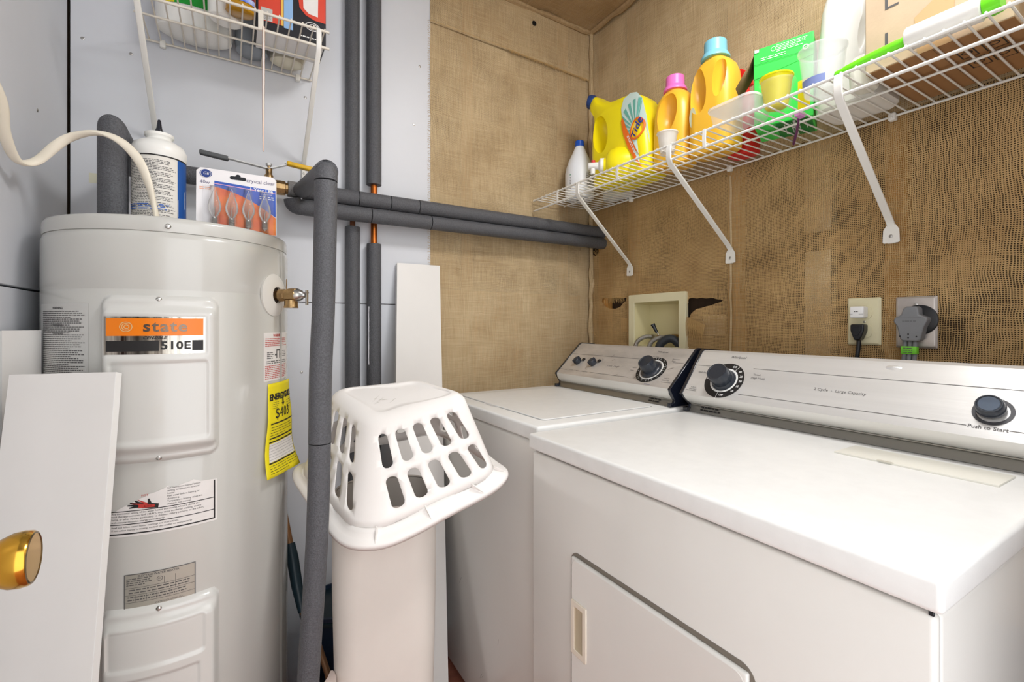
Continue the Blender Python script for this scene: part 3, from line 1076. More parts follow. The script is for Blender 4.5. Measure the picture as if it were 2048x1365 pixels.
def bl(u, v, h=0):
    a = u/.0495+math.radians(6)
    return Vector((bc[0]+(.0499+h)*math.sin(a), bc[1]-(.0499+h)*math.cos(a), bc[2]+v))


lb = obj('label', patch(bl, -.075, .035, .004, .148, 0, 20, 1), mat('label_cream', (226, 222, 214), .5), gb)
t = fine_print(bl, -.070, .031, .008, .140, 40, .0004, .7, .0055, .42, None, 21, 1)
obj('print', t, INK_GREY, lb)
t = fine_print(bl, -.066, .018, .030, .044, 3, .0008, .7, .016, .5, None, 22, 2)
obj('blue_print', t, mat('ink_mid_blue', (70, 110, 190), .5), lb)
obj('label_border', patch(bl, -.075, .085, .1475, .1505, .0003, 24, 1), INK, lb)
g = patch(bl, .0355, .085, .004, .148, 0, 12, 1)
obj('blue_panel', g, mat('label_blue', (28, 84, 160), .4), lb)
V = [bl(.0355, .020, .0004), bl(.0355, .058, .0004), bl(.06, .085, .0004), bl(.085, .10, .0004), bl(.085, .075, .0004), bl(.06, .045, .0004)]
obj('silver_swoosh', G().add(V, [(0, 1, 2, 5), (5, 2, 3, 4)]), mat('label_silver', (196, 202, 208), .35), lb)

# bulb pack: printed card with a clear blister holding four candle bulbs
bp = thing('bulb_pack', (.015, 1.285, 1.383), 'blister card of four clear candle bulbs propped on the heater', 'bulb pack')
PKx, PKy = -.068, 1.284


def pk(u, v, h=0):
    # u 0..0.165 across, v 0..0.146 up, h toward the camera
    return Vector((PKx+u, PKy+.10*v-h, 1.3835+v))


outl = [(.0, 0), (.165, 0), (.165, .138), (.157, .146), (.008, .146), (0, .138)]
card = obj('card', prism(outl, lambda u, v, h: pk(u, v, h), -.0008, 0), mat('card_white', (238, 235, 236), .4), bp)
V = [pk(.035+(.163-.035)*i/16, .118-.006*(i/16), .0004) for i in range(17)]+[pk(.035+(.163-.035)*i/16, .118-.006*(i/16)-.022-.045*(i/16)**2, .0004) for i in range(17)]
obj('blue_band', G().add(V, [(i, i+1, i+18, i+17) for i in range(16)]), mat('card_blue', (52, 92, 190), .4, var=.2, vscale=12), card)
V = [pk(.035+.128*i/16, .0005, .0006) for i in range(17)]+[pk(.035+.128*i/16, .104-.016*(i/16)-.045*(i/16)**2, .0006) for i in range(17)]
obj('orange_field', G().add(V, [(i, i+1, i+18, i+17) for i in range(16)]), mat('card_orange', (238, 142, 58), .4, var=.55, vscale=14, dark=(206, 70, 34)), card)
V = [pk(.033+.13*i/10, .1125-.007*(i/10), .0006) for i in range(11)]+[pk(.033+.13*i/10, .1110-.007*(i/10), .0006) for i in range(11)]
obj('pink_rule', G().add(V, [(i, i+1, i+12, i+11) for i in range(10)]), mat('card_pink', (240, 176, 190), .4), card)
pf = lambda u, v, h: pk(u, v, .0008)
t = text('crystal clear', .0125, pf, .1305, .1290)
text('40w', .0115, pf, .0165, .1120, t)
obj('lettering', t, mat('card_grey_ink', (112, 106, 134), .5), card)
t = text('1 Year Life', .0115, pf, .132, .1085, thin=.0003)
text('SHARP LOOK', .004, pf, .143, .1000, t)
fine_print(pk, .128, .142, .086, .096, 2, .0008, 1, .008, .5, t, 31)
fine_print(pk, .146, .160, .086, .096, 2, .0008, 1, .008, .5, t, 32)
obj('lettering', t, INK_WHITE, card)
g = disc2d(lambda x, y: pk(.0185+x*.0121, .1330+y*.0098, .0008))
ro = obj('emblem_oval', g, INK_BLUE, card)
t = text('GE', .0095, lambda u, v, h: pk(u, v, .0014), .0185, .1330, shear=.25)
ring2d(pk, .0185, .1330, .0098, .0104, .0013, 28, g=t)
obj('emblem', t, INK_WHITE, card)
g = stadium(0, 0, .0085, .034, 6, 0)
obj('hang_slot', G().add([pk(.083+y, .1310+x, .0006) for x, y in g], [tuple(range(len(g)))]).join(disc2d(lambda x, y: pk(.083+x*.0055, .135+y*.0055, .0009), 16)), BLACK, card)
t = fine_print(pk, .006, .030, .094, .102, 2, .0006, 1, .008, .4, None, 33)
obj('orange_print', t, mat('card_peach', (240, 170, 130), .5), card)
GLASS = film('clear_glass', (250, 250, 250), .94, .03)
CLEAR = film('clear_plastic', (252, 252, 252), .95, .06)
for k in range(4):
    u = .036+.034*k
    c = pk(u, .010, .014)
    b = obj('bulb_glass', lathe([(.0045, .018), (.008, .024), (.0125, .034), (.0135, .044), (.011, .056), (.006, .070), (.0025, .082), (.0006, .088)], c, 20), GLASS, bp)
    bb = [(.0048, 0), (.006, .002)]
    for q in range(4):
        bb += [(.0064, .003+q*.0035), (.0054, .0048+q*.0035)]
    obj('bulb_base', lathe([(.002, -.003), (.003, -.0005)]+bb+[(.0060, .018), (0, .0185)], c, 18), STEEL, b)
    obj('filament_stem', tube([c+Vector((0, 0, .018)), c+Vector((0, 0, .036)), c+Vector((.003, 0, .046))], .0008, 6), STEEL, b)
# blister: four vaulted pockets
nu, nv = 60, 24
V = []
for j in range(nv+1):
    for i in range(nu+1):
        u, v = .012+.146*i/nu, .002+.105*j/nv
        lobe = max(0, math.cos((u-.036)/.034*2*PI))**.5 if .019 < u < .155 else 0
        taper = max(0, 1-((v-.045)/.062)**2)**.5
        V.append(pk(u, v, .0012+.030*lobe*taper))
F = [(j*(nu+1)+i, j*(nu+1)+i+1, (j+1)*(nu+1)+i+1, (j+1)*(nu+1)+i) for j in range(nv) for i in range(nu)]
obj('blister', G().add(V, F), CLEAR, bp, smooth=180)

# ================================================================== spare boards


def board(name, tl, tr, bl_, br_, th, label):
    """flat board from its four front corners"""
    tl, tr, bl_, br_ = map(Vector, (tl, tr, bl_, br_))
    n = (tr-tl).cross(bl_-tl).normalized()*th
    if n.y < 0:
        n = -n
    c = [tl, tr, br_, bl_]
    t_ = thing(name, (bl_+br_)/2+n/2, label, 'board')
    g = G().add(c+[p+n for p in c], [(0, 1, 2, 3), (7, 6, 5, 4), (0, 4, 5, 1), (3, 2, 6, 7), (0, 3, 7, 4)])
    obj('face', g, MELAMINE, t_, smooth=0)
    e = (tr-tl).normalized()*.0006
    obj('edge_band', G().add([tr, tr+n, br_+n, br_, tr+e, tr+n+e, br_+n+e, br_+e], [(4, 5, 6, 7), (0, 1, 5, 4), (3, 7, 6, 2), (0, 4, 7, 3), (1, 2, 6, 5)]), MELAMINE_EDGE, t_, smooth=0)
    return t_


board('shelf_board', (-.333, 1.157, 1.076), (-.181, 1.110, 1.077), (-.361, .925, .001), (-.2096, .878, .001), .019, 'white melamine board leaning on the front of the heater')
board('shelf_board', (-.358, 1.212, 1.153), (-.324, 1.283, 1.153), (-.356, 1.205, .001), (-.322, 1.278, .001), .010, 'white board standing in the gap between heater and left wall')
board('shelf_board', (.507, 1.634, 1.386), (.6675, 1.634, 1.386), (.395, 1.318, .001), (.568, 1.318, .001), .016, 'long white board leaning on the back wall behind the laundry basket')

# ================================================================== basket over the bin
A, B, Cc, D = map(Vector, ((.274, 1.071, .944), (.488, 1.017, 1.000), (.425, 1.180, 1.027), (.211, 1.233, 1.005)))
Fr, Rr, K, Lr = map(Vector, ((.232, .994, .720), (.552, .955, .818), (.475, 1.190, .875), (.138, 1.287, .812)))
TOPQ, RIMQ = [Cc, D, A, B], [K, Lr, Fr, Rr]


def poly_at(q, s):
    s %= 4
    i = int(s) % 4
    s -= int(s)-i if int(s) == 4 else 0
    return q[i].lerp(q[(i+1) % 4], s-i)


def rring(q, s, wd):
    return sum((poly_at(q, s+wd*(k/8-1)) for k in range(17)), Vector())/17


tcen = sum(TOPQ, Vector())/4


def bk(s, h):
    """s round the basket 0..4, h 0 top edge .. 1 rim"""
    T, Rm = rring(TOPQ, s, .17), rring(RIMQ, s, .20)
    return T.lerp(Rm, h)


lb_ = thing('laundry_basket', (.32, 1.12, .70), 'white slotted laundry basket upside down over the bin', 'laundry basket')
holes = []
for k in range(5):
    s = 2.135+.165*k
    holes += [stadium(s, .32, .092, .34), stadium(s+.082, .73, .092, .31)]
for k in range(4):
    s = 1.17+.18*k
    holes += [stadium(s, .32, .092, .34), stadium(s+.082, .73, .092, .31)]
    holes += [stadium(s+2, .32, .092, .34), stadium(s+2.082, .73, .092, .31)]
for k in range(5):
    s = .135+.165*k
    holes += [stadium(s, .32, .092, .34), stadium(s+.082, .73, .092, .31)]
V, F = sheet_cdt(0, 4, .085, 1, holes, (.05, .075))
g = G().add([bk(p.x, p.y) for p in V], F)
rho, NS = .022, 80
for i in range(NS):
    for j in range(5):
        q = []
        for (si, ji) in ((i, j), (i+1, j), (i+1, j+1), (i, j+1)):
            s = 4*si/NS
            ph_ = PI/2*ji/5
            T = rring(TOPQ, s, .17)
            dn_ = (rring(RIMQ, s, .20)-T).normalized()
            inn = (tcen-T).normalized()
            p = T+inn*rho*(1-math.sin(ph_))+dn_*rho*(1-math.cos(ph_))
            if ji == 5:
                p = bk(s, .085)
            q.append(p)
        g.add(q, [(0, 1, 2, 3)])
# top: rim band, a small step, then the flat bottom panel
rt = [[], [], [], []]
nup = (B-A).cross(D-A).normalized()
for i in range(NS):
    s = 4*i/NS
    T = rring(TOPQ, s, .17)
    inn = (tcen-T).normalized()
    for r_, (d_, dz) in enumerate(((rho, 0), (rho+.004, 0), (rho+.007, -.003), (rho+.02, -.003))):
        rt[r_].append(T+inn*d_+nup*dz)
loft(rt, False, True, g=g)
bm = bmesh.new()
me = bpy.data.meshes.new('tmp')
me.from_pydata(g.v, [], g.f)
bm.from_mesh(me)
bmesh.ops.remove_doubles(bm, verts=bm.verts[:], dist=.0004)
bm.verts.index_update()
g = G().add([v.co.copy() for v in bm.verts], [[v.index for v in f_.verts] for f_ in bm.faces])
bm.free()
obj('shell', g, BASKET, lb_, smooth=60, solid=.0026)
# flared rim with a turned down lip, cracked in one place
rc = sum(RIMQ, Vector())/4
V, F = [], []
for i in range(NS+1):
    s = 4*i/NS
    P0 = rring(RIMQ, s, .20)
    o_ = (P0-rc)
    o_ = (o_-nup*o_.dot(nup)).normalized()
    dip = -.006*math.sin(s*PI*2)**2
    for d_, dz in ((-.001, .004), (.006, -.003), (.018, -.007), (.030, -.009), (.033, -.012), (.0335, -.022)):
        V.append(P0+o_*d_+nup*(dz+dip))
for i in range(NS):
    s = 4*(i+.5)/NS
    if 2.83 < s < 2.87:
        continue
    for j in range(5):
        F.append((i*6+j, (i+1)*6+j, (i+1)*6+j+1, i*6+j+1))
obj('rim', G().add(V, F), BASKET, lb_, smooth=50, solid=.0026)
for s in (2.1, 2.42, 2.75, 3.05):
    g = G()
    P0 = rring(RIMQ, s, .20)
    o_ = (P0-rc)
    o_ = (o_-nup*o_.dot(nup)).normalized()
    t_ = nup.cross(o_)*.001
    a_ = [P0+o_*.002+nup*.012, P0+o_*.03-nup*.011, P0+o_*.002-nup*.004]
    g.add([p+t_ for p in a_]+[p-t_ for p in a_], [(0, 1, 2), (5, 4, 3), (0, 3, 4, 1), (1, 4, 5, 2), (2, 5, 3, 0)])
    obj('rim_rib', g, BASKET, lb_, smooth=0)

t = G()
rr = random.Random(12)
for k in range(26):   # grey scuffs on the upturned base
    a_, b_ = .42+rr.gauss(0, .10), .50+rr.gauss(0, .09)
    c_ = (A.lerp(B, a_)).lerp(D.lerp(Cc, a_), b_)+nup*-.0005
    d_ = ((B-A).normalized()*rr.uniform(.5, 1)+(D-A).normalized()*rr.uniform(-.3, .5)).normalized()
    l_, w_ = rr.uniform(.004, .018), rr.uniform(.0004, .0012)
    s_ = nup.cross(d_)
    t.add([c_-d_*l_, c_+s_*w_, c_+d_*l_, c_-s_*w_], [(0, 1, 2, 3)])
sc_ = obj('scuff_marks', t, mat('scuff_dirt', (196, 192, 182), .6), lb_)
sc_['kind'] = 'stuff'

# tall bin
bcn = Vector((.331, 1.165, 0))
bd, bw_ = Vector((.269, .963, 0)), Vector((.963, -.269, 0))
rings = []
for z, wd, dp, r in ((.002, .185, .17, .05), (.010, .195, .18, .055), (.05, .200, .185, .055), (.30, .228, .205, .05), (.55, .240, .222, .060), (.70, .243, .226, .075), (.745, .244, .226, .078)):
    rings.append([bcn+bw_*x+bd*y+Vector((0, 0, z)) for x, y in rrect(wd, dp, r, 8)])
inner = [[p+(bcn-Vector((p.x, p.y, 0))).normalized()*.004 for p in [Vector((q.x, q.y, q.z)) for q in rings[-1]]], [Vector((bcn.x, bcn.y, .03))+(p-Vector((bcn.x, bcn.y, p.z)))*.9 for p in rings[1]]]
bn = thing('waste_bin', (bcn.x, bcn.y, 0), 'tall white plastic bin standing under the upturned laundry basket', 'bin')
obj('body', loft(rings+inner, True, True), BIN, bn, smooth=45)
rim_ = [[bcn+bw_*x*k+bd*y*k+Vector((0, 0, z)) for x, y in rrect(.244, .226, .078, 8)] for k, z in ((.998, .735), (1.008, .736), (1.010, .746), (1.0, .750), (.97, .748))]
obj('rim', loft(rim_, False, False), BIN, bn, smooth=45)

# broom handle, bucket and bag in the gap behind the drop pipe
bh = thing('broom', (.19, 1.36, 0), 'brown broom handle with dark teal socket behind the drop pipe', 'broom')
obj('handle', tube([(.100, 1.63, .84), (.126, 1.553, .665), (.149, 1.486, .515)], .0095, 14), mat('brown_handle', (150, 108, 72), .3, .4), bh)
obj('socket', tube([(.147, 1.493, .53), (.152, 1.475, .495), (.160, 1.447, .43), (.170, 1.415, .365)], [.0135, .016, .015, .010], 14), mat('dark_teal', (30, 52, 62), .4), bh)
obj('shaft', tube([(.169, 1.418, .37), (.200, 1.345, .31), (.216, 1.29, .258), (.225, 1.262, .20)], .008, 12), mat('brown_handle2', (132, 96, 66), .35, .3), bh)
obj('head', rbox(.155, .200, 1.285, 1.38, .0, .24, .012), mat('dark_teal', (30, 52, 62), .4), bh)
bu = thing('bucket', (.275, 1.485, 0), 'dark blue bucket half hidden behind the tall bin', 'bucket')
obj('body', lathe([(.070, .001), (.073, .01), (.095, .32), (.100, .325), (.100, .335), (.092, .336), (.07, .02), (0, .018)], (.275, 1.485, 0), 40), mat('navy_plastic', (34, 50, 74), .4), bu)
obj('rim', lathe([(.0995, .312), (.104, .314), (.104, .322), (.0995, .324)], (.275, 1.485, 0), 40), mat('dark_teal', (30, 52, 62), .4), bu)
g = G()
rr = random.Random(5)
rings = []
for j in range(7):
    z = .002+.054*j
    rings.append([Vector(((.192)+(.024-.002*j)*math.cos(a)*(1+.18*math.sin(3*a+j)), 1.105+(.05-.004*j)*math.sin(a)*(1+.15*math.sin(4*a+1.7*j)), z*1.12+.008*math.sin(2*a+j) if j else .001)) for a in [2*PI*k/20 for k in range(20)]])
pb = tag(obj('paper_bag', loft(rings), mat('pale_bag', (232, 212, 202), .5, bump=.5, bscale=30)), 'crumpled pale bag on the floor between drop pipe and bin', 'bag')
t = fine_print(lambda u, v, h: Vector((.192+u, 1.105-.048-h, v)), .0, .014, .28, .33, 3, .002, 1, .01, .4, None, 41)
obj('print', t, INK_GREY, pb)

# ================================================================== dryer and washer


def console(parent, prof, yR, yL, face_m):
    """prof: A base front, B nook, C lower lip, D upper edge, E top, back top, back bottom (x, z)"""
    A_, B_, C_, D_, E_, T_, Z_ = prof

    def strip(p, q, y0, y1):
        return G().add([(p[0], y0, p[1]), (p[0], y1, p[1]), (q[0], y1, q[1]), (q[0], y0, q[1])], [(0, 1, 2, 3)])
    poly = [(A_[0], A_[1]), (B_[0], B_[1]), (C_[0], C_[1]), (D_[0], D_[1]), (E_[0], E_[1]), (T_[0], T_[1]), (Z_[0], Z_[1])]
    sm = [(x+.0012, z-.0004) for x, z in poly]
    hz = obj('console_housing', prism(sm, lambda x, z, y: Vector((x, y, z)), yR+.004, yL-.004), ENAMEL, parent, smooth=20)
    fa = obj('control_face', strip(C_, D_, yR, yL).join(strip(D_, E_, yR, yL)), face_m, parent, smooth=50)
    # white band under the face, rounded
    n = 8
    rows = []
    for k in range(n+1):
        a = k/n
        x = C_[0]+(B_[0]-C_[0])*a-.005*math.sin(a*PI)
        z = C_[1]+(B_[1]-C_[1])*a-.002*math.sin(a*PI)
        rows.append((x, z))
    g = G()
    V = [p for x, z in rows for p in ((x, yR, z), (x, yL, z))]
    g.add(V, [(2*k, 2*k+1, 2*k+3, 2*k+2) for k in range(n)])
    obj('lower_band', g, ENAMEL, parent, smooth=60)
    g = box(B_[0]-.004, B_[0]+.004, yR, yL, B_[1]-.002, B_[1]+.0005)
    g.join(strip((A_[0]-.002, A_[1]), (B_[0], B_[1]-.001), yR, yL))
    obj('base_strip', g, STRIP, parent, smooth=20)
    for y0, y1 in ((yL, yL+.010), (yR-.010, yR)):
        big = []
        cx = sum(p[0] for p in poly)/7
        cz = sum(p[1] for p in poly)/7
        for x, z in poly:
            d = Vector((x-cx, z-cz)).normalized()*.004
            big.append((x+d.x, max(z+d.y, poly[0][1])))
        ec = obj('end_cap', prism(big, lambda x, z, y: Vector((x, y, z)), y0, y1), BLACKGLOSS, parent, smooth=20, bev=.0015)
        obj('foot', rbox(A_[0]-.014, A_[0]+.006, y0-.002, y1+.002, A_[1], A_[1]+.012, .002), BLACKGLOSS, ec)
    W = Vector((D_[0]-C_[0], 0, D_[1]-C_[1])).normalized()
    Nn = Vector((-W.z, 0, W.x))
    C3 = Vector((C_[0], 0, C_[1]))

    def fn(u, v, h=0):
        """u is distance along -y from y=0 (so u = -y), v up the slope, h out of the face"""
        return C3+W*v+Nn*h+Vector((0, -u, 0))
    Mx = Matrix.Identity(4)
    Mx.col[0][:3] = (0, -1, 0)
    Mx.col[1][:3] = W
    Mx.col[2][:3] = Nn

    def place(g, y, v, h=0):
        M = Mx.copy()
        M.translation = fn(-y, v, h)
        return g.xf(M)
    return fa, fn, place


def dial_knob(name, place, y, v, r, h, parent, skirt=None, cap=None):
    if skirt:
        obj('skirt', place(lathe([(skirt, 0), (skirt, .0015), (skirt*.93, .006), (r*1.05, .010), (0, .010)], seg=40), y, v, .001), KNOB, parent)
    g = lathe([(r*.96, 0), (r*1.04, .003), (r, h*.45), (r*.97, h*.9), (r*.9, h), (r*.82, h), (r*.78, h-.0012), (0, h-.0012)], seg=40)
    k = obj(name, place(g, y, v, .008 if skirt else .002), KNOB, parent)
    if cap:
        obj('knob_cap', place(lathe([(r*.74, 0), (r*.7, .0010), (0, .0016)], seg=32), y, v, (.008 if skirt else .002)+h-.001), cap, k)
    return k


# ---- dryer
dy = thing('clothes_dryer', (.95, .54, 0), 'white clothes dryer with brushed control panel, nearest the camera', 'dryer')
obj('cabinet', rbox(.612, 1.298, .180, .900, .02, .872, .006, 3), ENAMEL, dy)
obj('front_panel', rbox(.5965, .6125, .1795, .9005, .06, .8735, .006, 3), ENAMEL, dy)
obj('toe_kick', box(.625, .66, .19, .89, .0, .06), BLACK, dy)
obj('top', rbox(.590, 1.300, .172, .908, .8785, .914, .0065, 4), ENAMEL_TOP, dy)
dd = obj('door', rbox(.5885, .5975, .372, .748, .335, .697, .0035, 3), ENAMEL, dy)
# groove round the door, its dark gap put in as a flat coloured frame
oo = rrect(.392, .378, .022, 6, (.560, .516))
ii = rrect(.376, .362, .016, 6, (.560, .516))
obj('door_groove', frame_prism(oo, ii, lambda u, v, h: Vector((.5965-h, u, v)), 0, .0012), mat('door_gap', (120, 112, 102), .6), dd)
dd_g = prism(rrect(.374, .360, .018, 6, (.560, .516)), lambda u, v, h: Vector((.5965-h, u, v)), 0, .0085)
me_new = obj('door_skin', dd_g, ENAMEL, dd, bev=.003)
# recessed pull at the left edge of the door
hy0, hy1, hz0, hz1 = .698, .743, .508, .6145
oo = rrect(hy1-hy0, hz1-hz0, .002, 2, ((hy0+hy1)/2, (hz0+hz1)/2))
ii = rrect(hy1-hy0-.020, hz1-hz0-.022, .002, 2, ((hy0+hy1)/2, (hz0+hz1)/2))
dp_ = obj('door_pull', frame_prism(oo, ii, lambda u, v, h: Vector((.5885-h, u, v)), -.004, .004), mat('pull_cream', (228, 218, 202), .4), dd, bev=.001)
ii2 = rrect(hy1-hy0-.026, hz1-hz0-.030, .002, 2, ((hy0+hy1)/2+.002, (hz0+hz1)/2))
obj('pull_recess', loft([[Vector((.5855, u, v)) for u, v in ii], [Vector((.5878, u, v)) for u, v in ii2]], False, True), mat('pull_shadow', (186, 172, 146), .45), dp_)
ll = obj('lint_lid', rbox(1.008, 1.096, .229, .458, .9135, .9175, .0012, 2), mat('lint_lid_plastic', (226, 224, 214), .35), dy)
obj('finger_notch', lathe([(.014, 0), (.012, .0006), (0, .0008)], (1.010, .375, .9172), 24, sx=.35), mat('lint_lid_shadow', (196, 192, 178), .4), ll)
obj('panel_hole', rbox(.5975, .6005, .1815, .186, .8725, .8775, .0006, 1), BLACK, dy)
DPROF = ((1.141, .915), (1.152, .936), (1.112, .968), (1.203, 1.085), (1.214, 1.090), (1.285, 1.086), (1.285, .915))
fa, fn, place = console(dy, DPROF, .186, .898, BRUSHED)
fI = lambda u, v, h: fn(u, v, .0007)
yc, vc_ = .791, .0575
g = ring2d(fn, -yc, vc_, .0385, .0555, .0006, 56)
obj('dial_ring', g, INK, fa)
g = ring2d(fn, -yc, vc_, .0335, .0385, .0008, 56)
obj('dial_white_ring', g, INK_WHITE, fa)
t = G()
for a, s in ((72, 'Off'), (40, '30'), (20, '25'), (2, '20'), (-18, '15'), (-40, '10'), (-78, 'Off'), (178, 'Air')):
    a = math.radians(a)
    text(s, .0085, lambda u, v, h: fn(u, v, .0012), -yc+.047*math.cos(a), vc_+.047*math.sin(a), t, thin=.0002)
for a in (58, -92):
    a = math.radians(a)
    c_, s_ = math.cos(a), math.sin(a)
    t.add([fn(-yc+r_*c_-w_*s_, vc_+r_*s_+w_*c_, .0012) for r_, w_ in ((.0385, -.0006), (.060, -.0006), (.060, .0006), (.0385, .0006))], [(0, 1, 2, 3)])
obj('dial_numbers', t, INK_WHITE, fa)
dial_knob('timer_knob', place, yc, vc_, .0280, .036, fa, .0335)
t = text('Whirlpool', .0105, fI, -.779, .1345, shear=.25)
text('High Heat', .0075, fI, -.864, .0765, t)
text('Timed', .0078, fI, -.708, .0845, t)
text('(High Heat)', .0078, fI, -.702, .0745, t)
text('2 Cycle  -  Large Capacity', .0098, fI, -.512, .0615, t)
text('Push to Start', .0098, fI, -.2695, .0205, t, thin=.0001)
text('Fluff Air', .0055, fI, -.872, .0245, t)
text('(No Heat)', .0055, fI, -.872, .0185, t)
for a, b, v in ((-.893, -.846, .0995), (-.724, -.190, .1030), (-.893, -.86, .0135), (-.735, -.297, .0210), (-.243, -.190, .0205)):
    patch(fn, a, b, v-.0005, v+.0005, .0007, 1, 1, t)
obj('lettering', t, INK_GREY, fa)
obj('start_ring', ring2d(fn, -.2675, .0545, .0215, .0275, .0007, 48), mat('start_ring_grey', (66, 66, 70), .4), fa)
dial_knob('start_knob', place, .2695, .0575, .0195, .020, fa, None, mat('knob_glass', (84, 96, 112), .08, coat=1))
obj('dent', place(lathe([(.009, 0), (.005, .0018), (0, .0026)], seg=18, sx=1.6, sy=.7), .429, .134), BRUSHED, fa)
bsf = lambda u, v, h=0: Vector((1.1395+(1.152-1.1395)*v/.022-.0012, -u, .9165+v))
t = fine_print(bsf, -.862, -.800, .004, .018, 2, 0, 1, .010, .5, None, 51)
obj('strip_print', t, INK, fa)

# ---- washer
ws = thing('washing_machine', (.98, 1.23, 0), 'white top loading washer between the dryer and the back wall', 'washing machine')
WX, WY0, WY1, WZ = .625, .922, 1.537, .921
obj('cabinet', rbox(WX+.006, 1.34, WY0+.005, WY1-.005, .032, WZ-.040, .012, 4), ENAMEL, ws)
obj('base', box(WX+.06, 1.30, WY0+.04, WY1-.04, 0, .034), BLACK, ws)
obj('top', rbox(WX, 1.345, WY0, WY1, WZ-.038, WZ, .0075, 4), ENAMEL_TOP, ws)
lid_o = rrect(.395, .490, .012, 4, (.878, 1.222))
ld = obj('lid', prism(lid_o, lambda u, v, h: Vector((u, v, WZ+h)), -.002, .0028), ENAMEL_TOP, ws, bev=.0012)
obj('lid_gap', frame_prism(rrect(.401, .496, .013, 4, (.878, 1.222)), lid_o, lambda u, v, h: Vector((u, v, WZ+h)), -.002, .0004), mat('lid_gap_grey', (150, 150, 150), .6), ld)
obj('finger_notch', lathe([(.030, 0), (.026, .0008), (0, .001)], (.6835, 1.245, WZ+.0004), 28, sx=.45, sy=1.6), mat('notch_grey', (198, 198, 198), .4), ld)
WPROF = ((1.116, .922), (1.126, .942), (1.105, .976), (1.222, 1.085), (1.232, 1.090), (1.30, 1.086), (1.30, .922))
fa, fn2, place2 = console(ws, WPROF, .944, 1.493, BRUSHED_OLD)
fI2 = lambda u, v, h: fn2(u, v, .0007)
yc, vc_ = 1.052, .066
obj('dial_ring', ring2d(fn2, -yc, vc_, .042, .0545, .0006, 56), INK, fa)
obj('dial_white_ring', ring2d(fn2, -yc, vc_, .0385, .042, .0008, 56), INK_WHITE, fa)
t = G()
for k in range(16):
    a = 2*PI*k/16+.2
    text('%d' % (2+k % 12), .0068, lambda u, v, h: fn2(u, v, .0012), -yc+.0485*math.cos(a), vc_+.0485*math.sin(a), t)
    a += .2
    if k % 3 == 0:
        c_, s_ = math.cos(a), math.sin(a)
        t.add([fn2(-yc+r_*c_-w_*s_, vc_+r_*s_+w_*c_, .0012) for r_, w_ in ((.042, -.0005), (.0545, -.0005), (.0545, .0005), (.042, .0005))], [(0, 1, 2, 3)])
obj('dial_numbers', t, INK_WHITE, fa)
dial_knob('timer_knob', place2, yc, vc_, .0265, .034, fa, .036)
for y in (1.418, 1.330):
    g = lathe([(.0135, 0), (.0145, .003), (.013, .016), (.011, .019), (0, .019)], seg=28)
    k = obj('selector_knob', place2(g, y, .066, .001), KNOB, fa)
    obj('pointer', place2(rbox(-.0035, .0035, -.016, .016, .004, .021, .002, 2).map(lambda p: Matrix.Rotation(-.5, 3, 'Z') @ p), y, .066, .001), KNOB, k)
    obj('shaft_collar', place2(lathe([(.0075, 0), (.007, .004), (0, .004)], seg=18), y-.020, .0805, .0004), BLACK, k)
t = text('Whirlpool', .0105, fI2, -1.056, .1457, shear=.25)
text('4 Cycle   2 Speed', .0085, fI2, -1.225, .064, t)
text('Permanent', .0068, fI2, -.985, .1180, t)
text('Press', .0068, fI2, -.990, .1095, t)
text('Regular', .0066, fI2, -1.125, .068, t)
text('Heavy', .0066, fI2, -1.127, .055, t)
text('Pre-Wash', .0066, fI2, -1.070, .1225, t)
text('Soak Only', .0062, fI2, -.972, .030, t)
text('Pull On', .0062, fI2, -.972, .038, t)
text('Load Size', .0064, fI2, -1.425, .0245, t)
text('Temperature', .0064, fI2, -1.345, .0235, t)
text('Hot', .006, fI2, -1.30, .092, t)
text('Warm', .006, fI2, -1.30, .084, t)
text('Cold', .006, fI2, -1.345, .036, t)
for a, b, v in ((-1.49, -1.12, .108), (-.99, -.948, .104), (-1.49, -1.45, .0230), (-1.395, -1.375, .0235), (-1.315, -1.126, .0235), (-.985, -.948, .022)):
    patch(fn2, a, b, v-.0005, v+.0005, .0007, 1, 1, t)
obj('lettering', t, INK_GREY, fa)
obj('lettering', text('Delicate', .007, fI2, -1.03, .006), INK_BLUE, fa)
t = G()   # scuffs on the old panel
rr = random.Random(9)
for k in range(9):
    u, v = -rr.uniform(.98, 1.46), rr.uniform(.015, .14)
    w_ = rr.uniform(.003, .007)
    a = rr.uniform(.3, 1.2)
    t.add([fn2(u+x*math.cos(a)-y*math.sin(a), v+x*math.sin(a)+y*math.cos(a), .0005) for x, y in ((-w_*2, 0), (-w_, .0016), (w_, .0020), (w_*2, .0006), (w_, -.0014), (-w_, -.0018))], [tuple(range(6))])
obj('scuffs', t, mat('scuff_grey', (166, 158, 150), .5, .4), fa)
bsf2 = lambda u, v, h=0: Vector((1.114+(1.126-1.114)*v/.022-.0012, -u, .9225+v))
obj('strip_print', fine_print(bsf2, -1.03, -.985, .004, .018, 2, 0, 1, .010, .5, None, 52), INK, fa)
# scratches low on the washer front
t = G()
for (y, z, dy_, dz) in ((1.36, .36, .02, -.03), (1.22, .14, .012, -.02), (1.22, .13, -.01, .012), (1.12, .30, .004, -.02), (1.10, .11, .02, -.04)):
    a_ = Vector((WX+.0054, y, z))
    b_ = Vector((WX+.0054, y+dy_, z+dz))
    n_ = (b_-a_).cross(Vector((1, 0, 0))).normalized()*.0006
    t.add([a_+n_, b_+n_*.3, b_-n_*.3, a_-n_], [(0, 1, 2, 3)])
obj('scratches', t, INK_GREY, ws)

